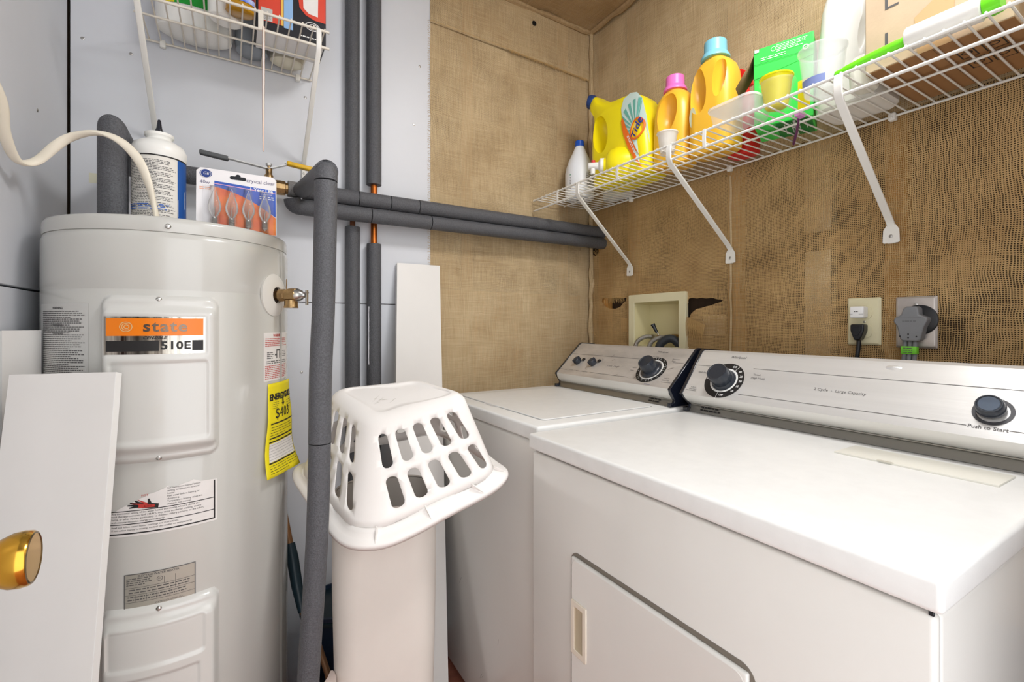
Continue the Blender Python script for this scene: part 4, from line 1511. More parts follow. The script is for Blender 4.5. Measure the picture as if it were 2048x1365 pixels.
# ================================================================== valve box on the right wall
vb_ = thing('valve_box', (XR, 1.27, 1.05), 'cream recessed washer valve box set in the burlap wall', 'valve box')
oo = rrect(.283, .248, .004, 2, (1.2705, 1.164))
ii = rrect(.222, .182, .002, 2, (1.2705, 1.164))
fx = lambda u, v, h: Vector((XR-.006-h, u, v))
obj('trim_frame', frame_prism(oo, ii, fx, -.008, .008), IVORY, vb_, bev=.0015)
oo3 = [fx(u, v, .002) for u, v in ii]
bk_ = rrect(.205, .160, .002, 2, (1.2705, 1.168))
obj('recess', loft([oo3, [fx(u, v, -.075) for u, v in bk_]], False, True), mat('ivory_inside', (224, 214, 168), .45), vb_, smooth=20)
obj('lower_lip', box(XR-.012, XR+.02, 1.16, 1.38, 1.070, 1.082), IVORY, vb_, bev=.001)


def hose(name, pts, r, m, label, fit):
    h_ = thing(name, pts[-1], label, 'hose')
    o_ = obj('hose', tube(spline(pts, 8), r, 16), m, h_)
    if fit:
        p = Vector(pts[0])
        g = tube([p+Vector((.018, 0, .0)), p+Vector((.004, 0, .0)), p+Vector((-.004, 0, 0)), p+Vector((-.012, 0, -.002))], [r*1.25, r*1.35, r*1.35, r*1.05], 8)
        obj('hose_fitting', g, STEEL, h_, smooth=25)
    return h_


BRAID = mat('braided_steel', (186, 184, 180), .3, 1, bump=.9, bscale=900, var=.3, vscale=500)
hose('water_hose', [(XR+.02, 1.312, 1.118), (XR-.012, 1.322, 1.118), (XR-.030, 1.345, 1.100), (XR-.036, 1.352, 1.07), (XR-.038, 1.354, 1.0)], .0085, BRAID, 'braided steel hose at the left of the valve box', True)
hose('water_hose', [(XR+.02, 1.246, 1.116), (XR-.012, 1.252, 1.116), (XR-.030, 1.272, 1.100), (XR-.036, 1.282, 1.07), (XR-.038, 1.284, 1.0)], .0085, BRAID, 'braided steel hose between the other hose and the black drain hose', True)
hose('drain_hose', [(XR+.02, 1.165, 1.05), (XR+.012, 1.172, 1.085), (XR-.006, 1.192, 1.112), (XR-.020, 1.215, 1.108), (XR-.032, 1.234, 1.08), (XR-.036, 1.240, 1.0)], .0155, mat('black_rubber', (52, 56, 62), .5), 'thick black drain hose hooked into the valve box', False)
vv = thing('hose_valve', (XR+.03, 1.285, 1.11), 'small valve with black lever inside the cream valve box', 'valve')
obj('valve_body', tube([(XR+.06, 1.28, 1.115), (XR+.03, 1.28, 1.116), (XR+.012, 1.278, 1.118)], .009, 10), BRASS, vv)
obj('valve_body', tube([(XR+.06, 1.215, 1.118), (XR+.035, 1.215, 1.120), (XR+.02, 1.215, 1.120)], .010, 10), BRASS, vv)
obj('lever_stem', tube([(XR+.022, 1.278, 1.118), (XR+.014, 1.290, 1.140)], .0025, 8), STEEL, vv)
obj('lever_handle', tube([(XR+.016, 1.287, 1.134), (XR+.012, 1.297, 1.155), (XR+.009, 1.303, 1.168)], [.0055, .007, .0095], 8), BLACK, vv)

# ================================================================== outlets and plugs


def plate(name, y0, y1, z0, z1, m, label, cat='outlet'):
    t_ = thing(name, (XR-.004, (y0+y1)/2, z0), label, cat)
    rings = []
    for k, h in ((0, 0), (0, .003), (.004, .0075), (.005, .008)):
        rings.append([Vector((XR-.006-h, u, v)) for u, v in rrect(y1-y0-2*k, z1-z0-2*k, .003, 3, ((y0+y1)/2, (z0+z1)/2))])
    p = obj('cover_plate', loft(rings), m, t_, smooth=25)
    return t_, p


oa, pa = plate('wall_outlet', .535, .610, 1.112, 1.235, IVORY, 'ivory duplex outlet with a black and a white plug')
XP = XR-.014
for z in (1.196, 1.148):
    obj('receptacle', loft([[Vector((XP-h, u, v)) for u, v in rrect(.036, .033, .013, 5, (.570, z))] for h in (0, .0025)]), IVORY, oa, smooth=25)
obj('plate_screw', screw_geo((XP, .570, 1.172), (-1, 0, 0), .003, .001), STEEL, pa)
ob, pbb = plate('dryer_outlet', .424, .504, 1.108, 1.233, mat('steel_plate', (206, 200, 196), .35, .55, var=.12, vscale=20), 'steel dryer outlet plate with a round black socket')
obj('socket', lathe([(.036, 0), (.036, .004), (.033, .006), (0, .006)], seg=40).xf(Matrix.Translation((XP, .456, 1.176)) @ Matrix.Rotation(-PI/2, 4, 'Y')), BLACK, ob)
obj('plate_screw', screw_geo((XP, .464, 1.213), (-1, 0, 0), .004, .001), STEEL, pbb)
# white plug in adapter
pw = thing('plug_adapter', (XP-.02, .5755, 1.18), 'small white plug in device in the upper half of the ivory outlet', 'plug')
obj('body', rbox(XP-.030, XP-.002, .560, .592, 1.182, 1.212, .004, 3), mat('plug_white', (240, 240, 240), .35), pw)
fp_ = lambda u, v, h: Vector((XP-.0305, -u, v))
t = fine_print(fp_, -.581, -.571, 1.1975, 1.2000, 1, 0, 1, .003, .9, None, 61)
patch(fp_, -.592, -.584, 1.1918, 1.1925, 0, 1, 1, t)
patch(fp_, -.570, -.560, 1.1918, 1.1925, 0, 1, 1, t)
obj('print', t, INK_GREY, pw)
# black plug and cord
pk_ = thing('black_plug', (XP-.02, .580, 1.06), 'black plug and cord in the lower half of the ivory outlet', 'plug')
sec = [(.590, 1.166), (.563, 1.166), (.561, 1.163), (.561, 1.150), (.566, 1.135), (.571, 1.124), (.583, 1.124), (.588, 1.137), (.592, 1.150), (.592, 1.163)]
obj('plug_body', prism(sec, lambda u, v, h: Vector((XP-h, u, v)), .001, .026), BLACK, pk_, bev=.003)
obj('plug_face', prism([(u*.6+.577*.4, v*.55+1.152*.45) for u, v in sec], lambda u, v, h: Vector((XP-h, u, v)), .026, .0275), BLACK, pk_, bev=.001)
obj('cord', tube(spline([(XP-.013, .577, 1.126), (XP-.014, .577, 1.11), (XP-.016, .580, 1.08), (XP-.018, .586, 1.04), (XP-.02, .59, .95)], 5), .0052, 10), BLACK, pk_)
# grey dryer plug
GREYP = mat('plug_grey', (128, 130, 134), .45)
dp = thing('dryer_plug', (XP-.03, .465, 1.05), 'large grey dryer plug with flat cord and green tag', 'plug')
sec = [(.470, 1.208), (.452, 1.208), (.448, 1.203), (.447, 1.188), (.433, 1.182), (.431, 1.176), (.438, 1.160), (.444, 1.130), (.449, 1.125), (.478, 1.125), (.483, 1.130), (.489, 1.160), (.496, 1.172), (.494, 1.181), (.481, 1.188), (.477, 1.203)]
pbd = obj('plug_body', prism(sec, lambda u, v, h: Vector((XP-h, u, v)), .006, .034), GREYP, dp, bev=.003)
g = G()
for y, z in ((.4825, 1.137), (.4665, 1.142), (.4665, 1.1335), (.451, 1.1365)):
    g.join(lathe([(.0018, 0), (0, .0001)], seg=10).xf(Matrix.Translation((XP-.0344, y, z)) @ Matrix.Rotation(-PI/2, 4, 'Y')))
obj('pin_holes', g, BLACK, pbd)
g = patch(lambda u, v, h: Vector((XP-.0344, -u, v)), -.487, -.442, 1.1805, 1.1812)
fine_print(lambda u, v, h: Vector((XP-.0344, -u, v)), -.478, -.450, 1.171, 1.175, 1, 0, 1, .006, .6, g, 62)
obj('print', g, mat('plug_grey_dark', (104, 106, 110), .5), pbd)
for k in range(3):
    y = .4775-.0098*k
    obj('cord_strand', tube(spline([(XP-.02, y, 1.128), (XP-.021, y, 1.10), (XP-.022, y+.003, 1.06), (XP-.022, y+.006, .96)], 4), .0050, 10), GREYP, dp)
tg = obj('cord_tag', rbox(XP-.029, XP-.0135, .4525, .4835, 1.094, 1.113, .002, 2), mat('tag_green', (122, 214, 60), .5), dp, label='bright green cord tag')
t = fine_print(lambda u, v, h: Vector((XP-.0295, -u, v)), -.478, -.458, 1.096, 1.111, 3, 0, 1, .007, .4, None, 63)
obj('print', t, INK_GREY, tg)

# ================================================================== wire shelves
SZ = 1.688          # level of the long shelf
ST = SZ+.0045       # top of its wires


def flat_bar(path, w, t, side):
    """flat strip swept along a path; side is the width direction"""
    side = Vector(side).normalized()
    P = [Vector(p) for p in path]
    rings = []
    for i, p in enumerate(P):
        d = (P[min(i+1, len(P)-1)]-P[max(i-1, 0)]).normalized()
        n = d.cross(side).normalized()
        rings.append([p+side*w/2+n*t*.4, p+side*w*.32+n*t/2, p-side*w*.32+n*t/2, p-side*w/2+n*t*.4, p-side*w/2-n*t/2, p-side*w*.36-n*t/2, p+side*w*.36-n*t/2, p+side*w/2-n*t/2])
    return loft(rings)


ls = thing('wire_shelf', (1.26, .85, 1.645), 'long white wire shelf on the burlap wall above the machines', 'shelf')
YS0, YS1 = .05, 1.642
for nm, x, z, r, ya in (('front_rod', 1.095, SZ, .0034, YS1), ('front_rod', 1.095, SZ-.043, .0034, YS1), ('middle_rod', 1.25, SZ-.0045, .0028, YS1-.006), ('back_rod', 1.413, SZ-.0045, .0030, YS1)):
    obj(nm, tube([(x, YS0, z), (x, ya, z)], r, 10), WIRE, ls)
w0 = obj('cross_wire', tube([(1.0925, 1.634, SZ+.0036), (1.25, 1.634, SZ+.0002), (1.4165, 1.634, SZ)], .0021, 6), WIRE, ls)
yy = 1.634
while yy-.0274 > YS0:
    yy -= .0274
    copy_part(w0, ls, (0, yy-1.634, 0))
for y in (1.472, 1.142, .811):
    obj('strap', flat_bar([(1.0925, y, SZ+.003), (1.0905, y, SZ-.02), (1.0925, y, SZ-.046)], .010, .003, (0, 1, 0)), WIRE, ls)
for yf, yw in ((1.346, 1.406), (.929, .952), (.487, .513)):
    br_ = obj('bracket', flat_bar([(1.096, yf, SZ+.002), (1.090, yf, SZ-.010), (1.090, yf, SZ-.040), (1.097, yf, SZ-.053), (1.2495, (yf+yw)/2, 1.5315), (1.402, yw, 1.428), (1.4155, yw, 1.414), (1.4175, yw, 1.405), (1.4175, yw, 1.368)], .0165, .0062, (0, 1, 0)), WIRE, ls, bev=.0012)
    pl_ = [(-.0085, .026), (-.0165, .012), (-.018, -.018), (-.015, -.021), (.015, -.021), (.018, -.018), (.0165, .012), (.0085, .026)]
    wp_ = obj('wall_plate', prism(pl_, lambda u, v, h: Vector((1.4165-h, yw+u, 1.390+v)), 0, .003), WIRE, br_, bev=.0008)
    obj('screw', screw_geo((1.4135, yw, 1.386), (-1, 0, 0), .0042, .002), STEEL, br_)
for y in (1.397, .952, .509):
    cl = obj('wall_clip', rbox(1.404, 1.4215, y-.008, y+.008, SZ-.016, SZ+.004, .004, 3), WIRE, ls)
    obj('clip_screw', screw_geo((1.4035, y, SZ-.009), (-1, 0, 0), .003, .0015), WIRE, cl)

SH = thing('wire_shelf', (.01, 1.5, 1.92), 'short cream wire shelf on the white panels above the heater', 'shelf')
LZ = 1.968
LX0, LX1 = -.212, .232
for nm, y, z, r in (('front_rod', 1.361, LZ, .0036), ('front_rod', 1.361, LZ-.045, .0036), ('middle_rod', 1.515, LZ-.0045, .0030), ('back_rod', 1.647, LZ-.0045, .0030)):
    obj(nm, tube([(LX0, y, z), (LX1-(.0 if nm != 'back_rod' else .006), y, z)], r, 10), WIRE_OLD, SH)
w0 = obj('cross_wire', tube([(.2205, 1.358, LZ+.004), (.2205, 1.515, LZ+.0002), (.2205, 1.651, LZ)], .0021, 6), WIRE_OLD, SH)
for k in range(1, 16):
    copy_part(w0, SH, (-.0278*k, 0, 0))
obj('strap', flat_bar([(.066, 1.3595, LZ+.003), (.066, 1.356, LZ-.02), (.066, 1.3585, LZ-.047)], .012, .004, (1, 0, 0)), WIRE_OLD, SH)
for xf_, xw in ((.205, .203), (-.185, -.180)):
    br_ = obj('bracket', flat_bar([(xf_, 1.362, LZ+.002), (xf_, 1.356, LZ-.012), (xf_, 1.356, LZ-.042), (xf_, 1.363, LZ-.056), ((xf_+xw)/2, 1.50, LZ-.165), (xw, 1.634, LZ-.268), (xw, 1.6495, LZ-.283), (xw, 1.6505, LZ-.294), (xw, 1.6505, LZ-.33)], .0130, .0075, (1, 0, 0)), WIRE, SH, bev=.0012)
    obj('screw', screw_geo((xw, 1.647, LZ-.312), (0, -1, 0), .0036, .002), STEEL, br_)
for x in (-.165, .185):
    cl = obj('wall_clip', rbox(x-.007, x+.007, 1.640, 1.654, LZ-.018, LZ+.003, .003, 2), WIRE, SH)

tag(obj('hanging_wire', tube([(.072, 1.357, 1.930), (.072, 1.357, 1.80), (.0715, 1.356, 1.70), (.0712, 1.355, 1.609)], [.0032, .0030, .0027, .0014], 8), mat('copper_wire', (228, 200, 186), .3, .5)), 'thin straight copper wire hanging from the short wire shelf', 'wire')

# ================================================================== bottles and boxes


def rings_body(c, secs, rot=0, n=6, tilt=None):
    """secs: (z, size along y, size along x, corner radius, shift y, shift x)"""
    c = Vector(c)
    rings = []
    for s_ in secs:
        z, wy, wx, r = s_[:4]
        oy = s_[4] if len(s_) > 4 else 0
        ox = s_[5] if len(s_) > 5 else 0
        rings.append([Vector((v+ox, u+oy, z)) for u, v in rrect(wy, wx, r, n)])
    g = loft(rings)
    M = Matrix.Translation(c) @ Matrix.Rotation(rot, 4, 'Z')
    if tilt:
        M = M @ tilt
    return g.xf(M), M


def cut(g, *cutters):
    """solid difference, evaluated at once"""
    def tmp(gg):
        me = bpy.data.meshes.new('tmp')
        me.from_pydata([tuple(p) for p in gg.v], [], gg.f)
        bm = bmesh.new()
        bm.from_mesh(me)
        bmesh.ops.recalc_face_normals(bm, faces=bm.faces[:])
        bm.to_mesh(me)
        bm.free()
        o = bpy.data.objects.new('tmp', me)
        COL.objects.link(o)
        return o
    a = tmp(g)
    bs_ = [tmp(c) for c in cutters]
    for b in bs_:
        m = a.modifiers.new('b', 'BOOLEAN')
        m.operation = 'DIFFERENCE'
        m.solver = 'EXACT'
        m.object = b
    me = bpy.data.meshes.new_from_object(a.evaluated_get(bpy.context.evaluated_depsgraph_get()))
    out = G().add([v.co.copy() for v in me.vertices], [tuple(p.vertices) for p in me.polygons])
    for o in [a]+bs_:
        bpy.data.objects.remove(o)
    return out


def ellipsoid(c, r, n=16, rot=None):
    g = lathe([(math.sin(PI*k/n), -math.cos(PI*k/n)) for k in range(n+1)], seg=2*n)
    return g.xf(Matrix.Translation(Vector(c)) @ (rot or Matrix.Identity(4)) @ Matrix.Diagonal((*r, 1)))


def rib_cap(c, r, h, m, name, parent, seg=36, flare=1.25):
    prof = [(r*flare, 0), (r*flare, h*.12), (r*1.1, h*.3), (r*1.02, h*.34), (r, h*.95), (r*.93, h), (r*.5, h), (0, h*.99)]
    rings = []
    for i, (rr_, z) in enumerate(prof):
        rings.append([Vector(c)+Vector(((rr_*(1-(.025 if k % 2 and 3 < i < 6 else 0)))*math.cos(2*PI*k/seg), (rr_*(1-(.025 if k % 2 and 3 < i < 6 else 0)))*math.sin(2*PI*k/seg), z)) for k in range(seg)])
    return obj(name, loft(rings), m, parent, smooth=35)


PLW = mat('bottle_white', (240, 239, 234), .35)
BLEACH = mat('bleach_white', (236, 240, 247), .38, sss=.1)
YEL = mat('tide_yellow', (252, 234, 24), .32, sss=.05)
AMB = mat('softener_yellow', (252, 196, 60), .3, sss=.08)

# white bleach bottle, blue cap
bc = (1.265, 1.548, ST)
b1 = thing('bleach_bottle', bc, 'white bleach bottle with blue cap in the corner end of the long shelf', 'bottle')
g, M = rings_body(bc, [(0, .10, .10, .045), (.004, .112, .112, .05), (.02, .118, .118, .055), (.115, .118, .118, .055), (.122, .114, .114, .055), (.130, .114, .114, .055), (.165, .092, .092, .045), (.195, .062, .062, .03), (.215, .045, .045, .022), (.222, .040, .040, .02), (.226, .036, .036, .018)], n=8)
obj('body', g, BLEACH, b1)
rib_cap((bc[0], bc[1], ST+.226), .019, .024, mat('cap_blue', (24, 84, 190), .35), 'cap', b1, flare=1.05)


def bf1(u, v, h=0):
    a = u/.059+math.radians(-38)
    return Vector((bc[0]+(.0592+h)*math.sin(a), bc[1]-(.0592+h)*math.cos(a), ST+v))


lb1 = obj('label', patch(bf1, -.055, .075, .018, .110, 0, 16, 1), mat('label_pale', (232, 234, 238), .45), b1)
t = fine_print(bf1, .018, .070, .045, .105, 14, .0005, .8, .010, .45, None, 71, 2)
fine_print(bf1, -.045, .010, .030, .088, 9, .0005, .7, .010, .4, t, 72, 2)
obj('print', t, INK_GREY, lb1)
t = patch(bf1, -.045, .012, .094, .098, .0005, 8, 1)
patch(bf1, -.02, .010, .014, .020, .0005, 4, 1, t)
obj('green_print', t, mat('ink_green', (44, 146, 104), .5), lb1)

# second pale bottle behind it, lying against the wall
bc2 = (1.383, 1.44, ST)
b2 = thing('cleaner_bottle', bc2, 'translucent white bottle wedged behind the yellow detergent tap', 'bottle')
g, M = rings_body(bc2, [(0, .13, .055, .02), (.005, .145, .064, .025), (.05, .15, .066, .03), (.075, .14, .062, .03), (.10, .08, .05, .022), (.125, .045, .045, .02)], n=7)
obj('body', g, mat('milky_plastic', (232, 234, 234), .3, sss=.2), b2)
obj('spray_tube', tube(spline([(1.383, 1.44, ST+.10), (1.383, 1.45, ST+.15), (1.375, 1.47, ST+.185), (1.36, 1.49, ST+.195)], 5), .010, 12), PLW, b2)

# yellow detergent dispenser lying on its back: handle, filler cap, tap
td = thing('detergent_jug', (1.275, 1.29, ST), 'big bright yellow laundry detergent jug with tap and starburst label', 'detergent jug')
# outline in the y-z plane (u = y, v = height), seen from the room
ol = [(1.432, .045), (1.436, .09), (1.440, .15), (1.437, .215), (1.430, .26), (1.428, .30), (1.438, .325), (1.452, .345), (1.456, .368), (1.442, .386), (1.425, .384), (1.405, .365), (1.37, .342), (1.32, .325), (1.26, .318), (1.215, .308), (1.185, .285), (1.165, .24), (1.150, .17), (1.140, .10), (1.136, .03), (1.145, .006), (1.19, 0), (1.35, 0), (1.40, .008), (1.425, .02)]
ol = [(p.x, p.y) for p in spline([(a, b, 0) for a, b in ol+[ol[0]]], 3)][:-1]
cu_, cv_ = 1.29, .16


def jug(u, v, k, x):
    return Vector((x, cu_+(u-cu_)*k, ST+cv_+(v-cv_)*k if v > .02 else ST+v+(1-k)*.02))


XJ0, XJ1 = 1.222, 1.345
rings = [[jug(u, v, k, x) for u, v in ol] for x, k in ((XJ0, .80), (XJ0+.004, .88), (XJ0+.014, .955), (XJ0+.03, .995), (XJ0+.06, 1.0), (XJ1-.02, .98), (XJ1, .90))]
g = loft(rings)
g = cut(g, ellipsoid((XJ0+.012, 1.372, ST+.208), (.060, .043, .075), 14, Matrix.Rotation(-.12, 4, 'X')))
obj('body', g, YEL, td, smooth=38)
obj('grip_panel', ellipsoid((XJ0+.075, 1.372, ST+.208), (.012, .046, .078), 12, Matrix.Rotation(-.12, 4, 'X')), YEL, td)
t = G()
for r_ in (.010, .017, .024):
    ring2d(lambda u, v, h: Vector((XJ0+.0625, 1.355-u, ST+.215+v)), 0, 0, r_, r_+.0022, 0, 16, .2, 1.9, t)
obj('embossed_arcs', t, mat('tide_yellow_dark', (222, 200, 14), .4), td)
ax = Vector((-.55, .75, .28)).normalized()
Mc = Matrix.Translation(Vector((1.252, 1.437, ST+.366))) @ Vector((0, 0, 1)).rotation_difference(ax).to_matrix().to_4x4()
cp_ = obj('filler_cap', lathe([(.024, 0), (.0265, .004), (.0265, .022), (.024, .026), (.019, .0262), (.018, .0245), (.013, .0245), (.012, .026), (0, .026)], seg=32).xf(Mc), mat('cap_navy', (34, 62, 118), .35), td)
obj('cap_ring', lathe([(.0165, .0268), (.0165, .0274), (.0125, .0274), (.0125, .0268)], seg=32).xf(Mc), mat('cap_pale', (214, 220, 150), .45), cp_)
# rounded boss with the tap
obj('tap_boss', lathe([(.060, -.10), (.064, -.05), (.064, -.02), (.056, .004), (.040, .018), (.030, .022), (.028, .030), (0, .031)], seg=40).xf(Matrix.Translation((1.215, 1.300, ST+.066)) @ Vector((0, 0, 1)).rotation_difference(Vector((-.75, .66, 0)).normalized()).to_matrix().to_4x4()), YEL, td)
tb = Vector((1.190, 1.322, ST+.068))
tdv = Vector((-.75, .66, 0)).normalized()
Mt = Matrix.Translation(tb) @ Vector((0, 0, 1)).rotation_difference(tdv).to_matrix().to_4x4()
tp = obj('tap', lathe([(.0255, -.012), (.027, -.006), (.027, .008), (.018, .014), (.0135, .016), (.0135, .050), (.011, .053), (0, .053)], seg=28).xf(Mt), PLW, td)
obj('spout', tube([tb+tdv*.036, tb+tdv*.036+Vector((0, 0, -.030))], [.010, .0085], 16), PLW, tp)
obj('button', tube([tb+tdv*.034+Vector((0, 0, .010)), tb+tdv*.034+Vector((0, 0, .021))], .0075, 16), mat('button_red', (214, 60, 60), .4), tp, label='red tap button')


def jf(u, v, h=0):
    """front face of the jug; u along -y from y=1.29, v height"""
    u = .030+u*.83
    y = 1.29-u
    ks = ((0, 0), (.117, 0), (.129, .0036), (.140, .0125), (.149, .03))
    dx = .03
    for (a, b), (c, e) in zip(ks[:-1], ks[1:]):
        if a <= u <= c:
            dx = b+(e-b)*(u-a)/(c-a)
    return Vector((XJ0-.0014-h+dx, y, ST+v))


# label: pale starburst, orange ribbon, round emblem
lo = [(.005, .262), (.02, .292), (.06, .300), (.098, .290), (.122, .262), (.134, .20), (.140, .13), (.141, .05), (.133, .02), (.110, .04), (.075, .085), (.040, .140), (.014, .20)]
V, F = [jf(.085, .17, .0006)], []
for (u, v) in lo:
    V.append(jf(u, v, .0004))
lab = obj('label', G().add(V, [(0, i+1, (i+1) % len(lo)+1) for i in range(len(lo))]), mat('label_mint', (206, 228, 222), .4), td)
t = G()
for k in range(9):
    a = math.radians(58+17*k)
    c_ = Vector((.088, .165))
    p = [c_+Vector((math.cos(a-.075), math.sin(a-.075)))*.03, c_+Vector((math.cos(a-.075), math.sin(a-.075)))*.104, c_+Vector((math.cos(a+.075), math.sin(a+.075)))*.104, c_+Vector((math.cos(a+.075), math.sin(a+.075)))*.03]
    p = [Vector((min(max(q.x, .012+.45*max(0, .22-q.y)), .122), min(q.y, .290))) for q in p]
    t.add([jf(q.x, q.y, .0016) for q in p], [(0, 1, 2, 3)])
obj('rays', t, mat('label_teal', (110, 182, 168), .4), lab)
rb = [(.006, .215), (.016, .225), (.036, .185), (.07, .13), (.105, .075), (.132, .035), (.136, .018), (.120, .020), (.085, .055), (.045, .11), (.018, .165)]
obj('ribbon', G().add([jf(.066, .112, .0022)]+[jf(u, v, .0020) for u, v in rb], [(0, i+1, (i+1) % len(rb)+1) for i in range(len(rb))]), mat('label_orange', (240, 116, 30), .4), lab)


def rotf(a, cu, cv, h):
    c_, s_ = math.cos(a), math.sin(a)
    return lambda u, v, hh: jf(cu+u*c_-v*s_, cv+u*s_+v*c_, h)


t = fine_print(rotf(-1.02, .072, .108, .0030), -.05, .045, -.006, .006, 2, 0, 1, .012, .5, None, 73)
obj('ribbon_print', t, INK_WHITE, lab)
obj('emblem_disc', disc2d(lambda x, y: rotf(.9, .098, .162, .0032)(x*.040, y*.034, 0)), mat('emblem_yellow', (250, 196, 30), .4), lab)
obj('emblem_ring', ring2d(lambda u, v, h: rotf(.9, .098, .162, .0036)(u, v*.85, 0), 0, 0, .033, .040, 0, 32), mat('emblem_orange', (238, 110, 30), .4), lab)
t = G()
vs, fs = text2d('Tide', .042, shear=.15, thin=.0006)
fq = rotf(1.0, .098, .162, .0042)
obj('lettering', t.add([fq(x, y, 0) for x, y in vs], fs), mat('tide_blue', (38, 52, 140), .4), lab)


def softener(name, y, x, H, label, capm, capname, cuts_, lm=None, wy=.142, wx=.095, capr=.030, caph=.05):
    c = (x, y, ST)
    t_ = thing(name, c, label, 'bottle')
    secs = [(0, wy*.86, wx*.84, .03), (.005, wy*.96, wx*.95, .035), (.02, wy, wx, .04), (H*.35, wy*1.02, wx*1.02, .042), (H*.55, wy*1.0, wx, .042), (H*.70, wy*.985, wx*.99, .042), (H*.80, wy*.94, wx*.95, .042), (H*.88, wy*.82, wx*.87, .038), (H*.94, wy*.62, wx*.74, .032), (H*.97, wy*.46, wx*.62, .028), (H, wy*.40, wx*.58, .026)]
    g, M = rings_body(c, secs, n=8)
    g = cut(g, *[ellipsoid((x-wx/2+dx, y+dy, ST+dz), r, 14, Matrix.Rotation(ro, 4, 'X')) for dx, dy, dz, r, ro in cuts_])
    obj('body', g, AMB, t_, smooth=40)
    rib_cap((x, y, ST+H-.004), capr, caph, capm, capname, t_, flare=1.28)
    return t_


b3 = softener('softener_bottle', 1.068, 1.285, .262, 'amber yellow bottle with pink cap beside the detergent jug', mat('cap_pink', (246, 126, 206), .35), 'cap', [(.0, -.004, .175, (.050, .040, .066), .1)])
b4 = softener('softener_bottle', .915, 1.285, .295, 'taller amber yellow bottle with pale blue cap', mat('cap_sky', (136, 208, 230), .35), 'cap', [(.0, .034, .200, (.048, .036, .078), -.15), (.0, -.043, .212, (.042, .019, .060), .08)], wy=.150, wx=.10, capr=.033, caph=.056)
obj('label', disc2d(lambda x, y: Vector((1.2375, .962+x*.012, ST+.12+y*.032))), mat('label_grey_green', (202, 206, 176), .45), b4)

FROST = mat('frosted_plastic', (250, 248, 244), .3, alpha=.48)
CLEARC = mat('clear_thin_plastic', (252, 252, 250), .15, alpha=.06)
CLEARW = mat('clear_cup_plastic', (250, 250, 252), .15, alpha=.24)


def cup(name, x, y, z, r0, r1, h, m, label, th=.0016, cat='cup', rim=True):
    prof = [(r0*.9, 0), (r0, .003), (r1, h-.002), (r1+.0016, h), (r1-th, h), (r0-th, .004), (0, .004)]
    t_ = thing(name, (x, y, z), label, cat)
    obj('wall', lathe(prof, (x, y, z), 40), m, t_, smooth=50)
    if rim:
        obj('rim', lathe([(r1+.0002, h-.004), (r1+.0022, h-.0035), (r1+.0022, h), (r1+.0002, h+.0006)], (x, y, z), 40), m, t_)
    return t_


cup('measuring_cup', 1.150, .985, ST, .022, .030, .062, FROST, 'small frosted cup in front of the pink capped bottle')

# clear tub with a white lid, stacked low in front
tb_ = thing('plastic_tub', (1.145, .742, ST), 'low clear plastic tub with frosted lid in front of the green box', 'tub')
g, M = rings_body((1.145, .742, ST), [(0, .105, .085, .015), (.003, .112, .092, .02), (.040, .130, .106, .022)], n=5)
obj('tub', g, CLEARW, tb_)
g, M = rings_body((1.145, .742, ST+.0405), [(0, .136, .112, .024), (.006, .136, .112, .024), (.008, .128, .105, .022)], n=5)
obj('lid', g, FROST, tb_)

# red trigger spray bottle
rs_ = thing('spray_bottle', (1.375, .880, ST), 'red trigger spray bottle behind the green box', 'spray bottle')
RED = mat('red_plastic', (222, 44, 40), .35)
g, M = rings_body((1.375, .880, ST), [(0, .075, .060, .02), (.004, .088, .068, .025), (.13, .088, .068, .025), (.16, .07, .055, .024), (.19, .04, .036, .017), (.215, .03, .03, .014)], n=6)
obj('body', g, RED, rs_)
obj('trigger_head', prism([(.82, .175), (.815, .215), (.795, .232), (.745, .230), (.742, .218), (.772, .214), (.785, .20), (.788, .175)], lambda u, v, h: Vector((1.375+h, 1.675-u, ST+v+.04)), -.016, .016), RED, rs_, bev=.003)
obj('trigger', tube(spline([(1.375, .920, ST+.254), (1.375, .927, ST+.235), (1.375, .923, ST+.212)], 4), .006, 8, flat=1.4), RED, rs_)
obj('shoulder_ribs', G().join(lathe([(.030, 0), (.031, .002), (.030, .004)], (1.375, .880, ST+.17), 24)).join(lathe([(.024, 0), (.025, .002), (.024, .004)], (1.375, .880, ST+.185), 24)), RED, rs_)

# green carton, its top flap torn open
gx0, gx1, gy0, gy1, gh = 1.225, 1.345, .634, .768, .212
GRN = mat('carton_green', (62, 214, 84), .38, var=.06, vscale=10)
CARD = mat('carton_board', (140, 112, 78), .8)
gbx = thing('detergent_carton', ((gx0+gx1)/2, (gy0+gy1)/2, ST), 'bright green detergent carton with its flap standing open', 'carton')
g = box(gx0, gx1, gy0, gy1, ST, ST+.155)
obj('carton', g, GRN, gbx, bev=.0015)
g = G().add([(gx0-.001, gy1+.001, ST+.128), (gx0-.001, gy0-.001, ST+.152), (gx0-.001, gy0-.001, ST+gh), (gx0-.001, gy1+.001, ST+gh-.004), (gx0+.10, gy1+.001, ST+.128), (gx0+.10, gy0-.001, ST+.152), (gx0+.10, gy0-.001, ST+gh), (gx0+.10, gy1+.001, ST+gh-.004)], [(0, 1, 2, 3), (0, 4, 5, 1), (1, 5, 6, 2), (3, 2, 6, 7), (4, 7, 6, 5), (0, 3, 7, 4)])
lid_ = obj('hinged_lid', g, GRN, gbx, bev=.0015)
g = G().add([(gx0+.004, gy1+.002, ST+.195), (gx0+.085, gy1+.002, ST+.195), (gx0+.075, gy1+.048, ST+.118), (gx0-.004, gy1+.045, ST+.118)], [(0, 1, 2, 3)])
obj('torn_flap', g, CARD, gbx, solid=.001)
gf = lambda u, v, h=0: Vector((gx0-.0024-h, -u, ST+v))
t = patch(gf, -gy1, -gy0, .166, .1672)
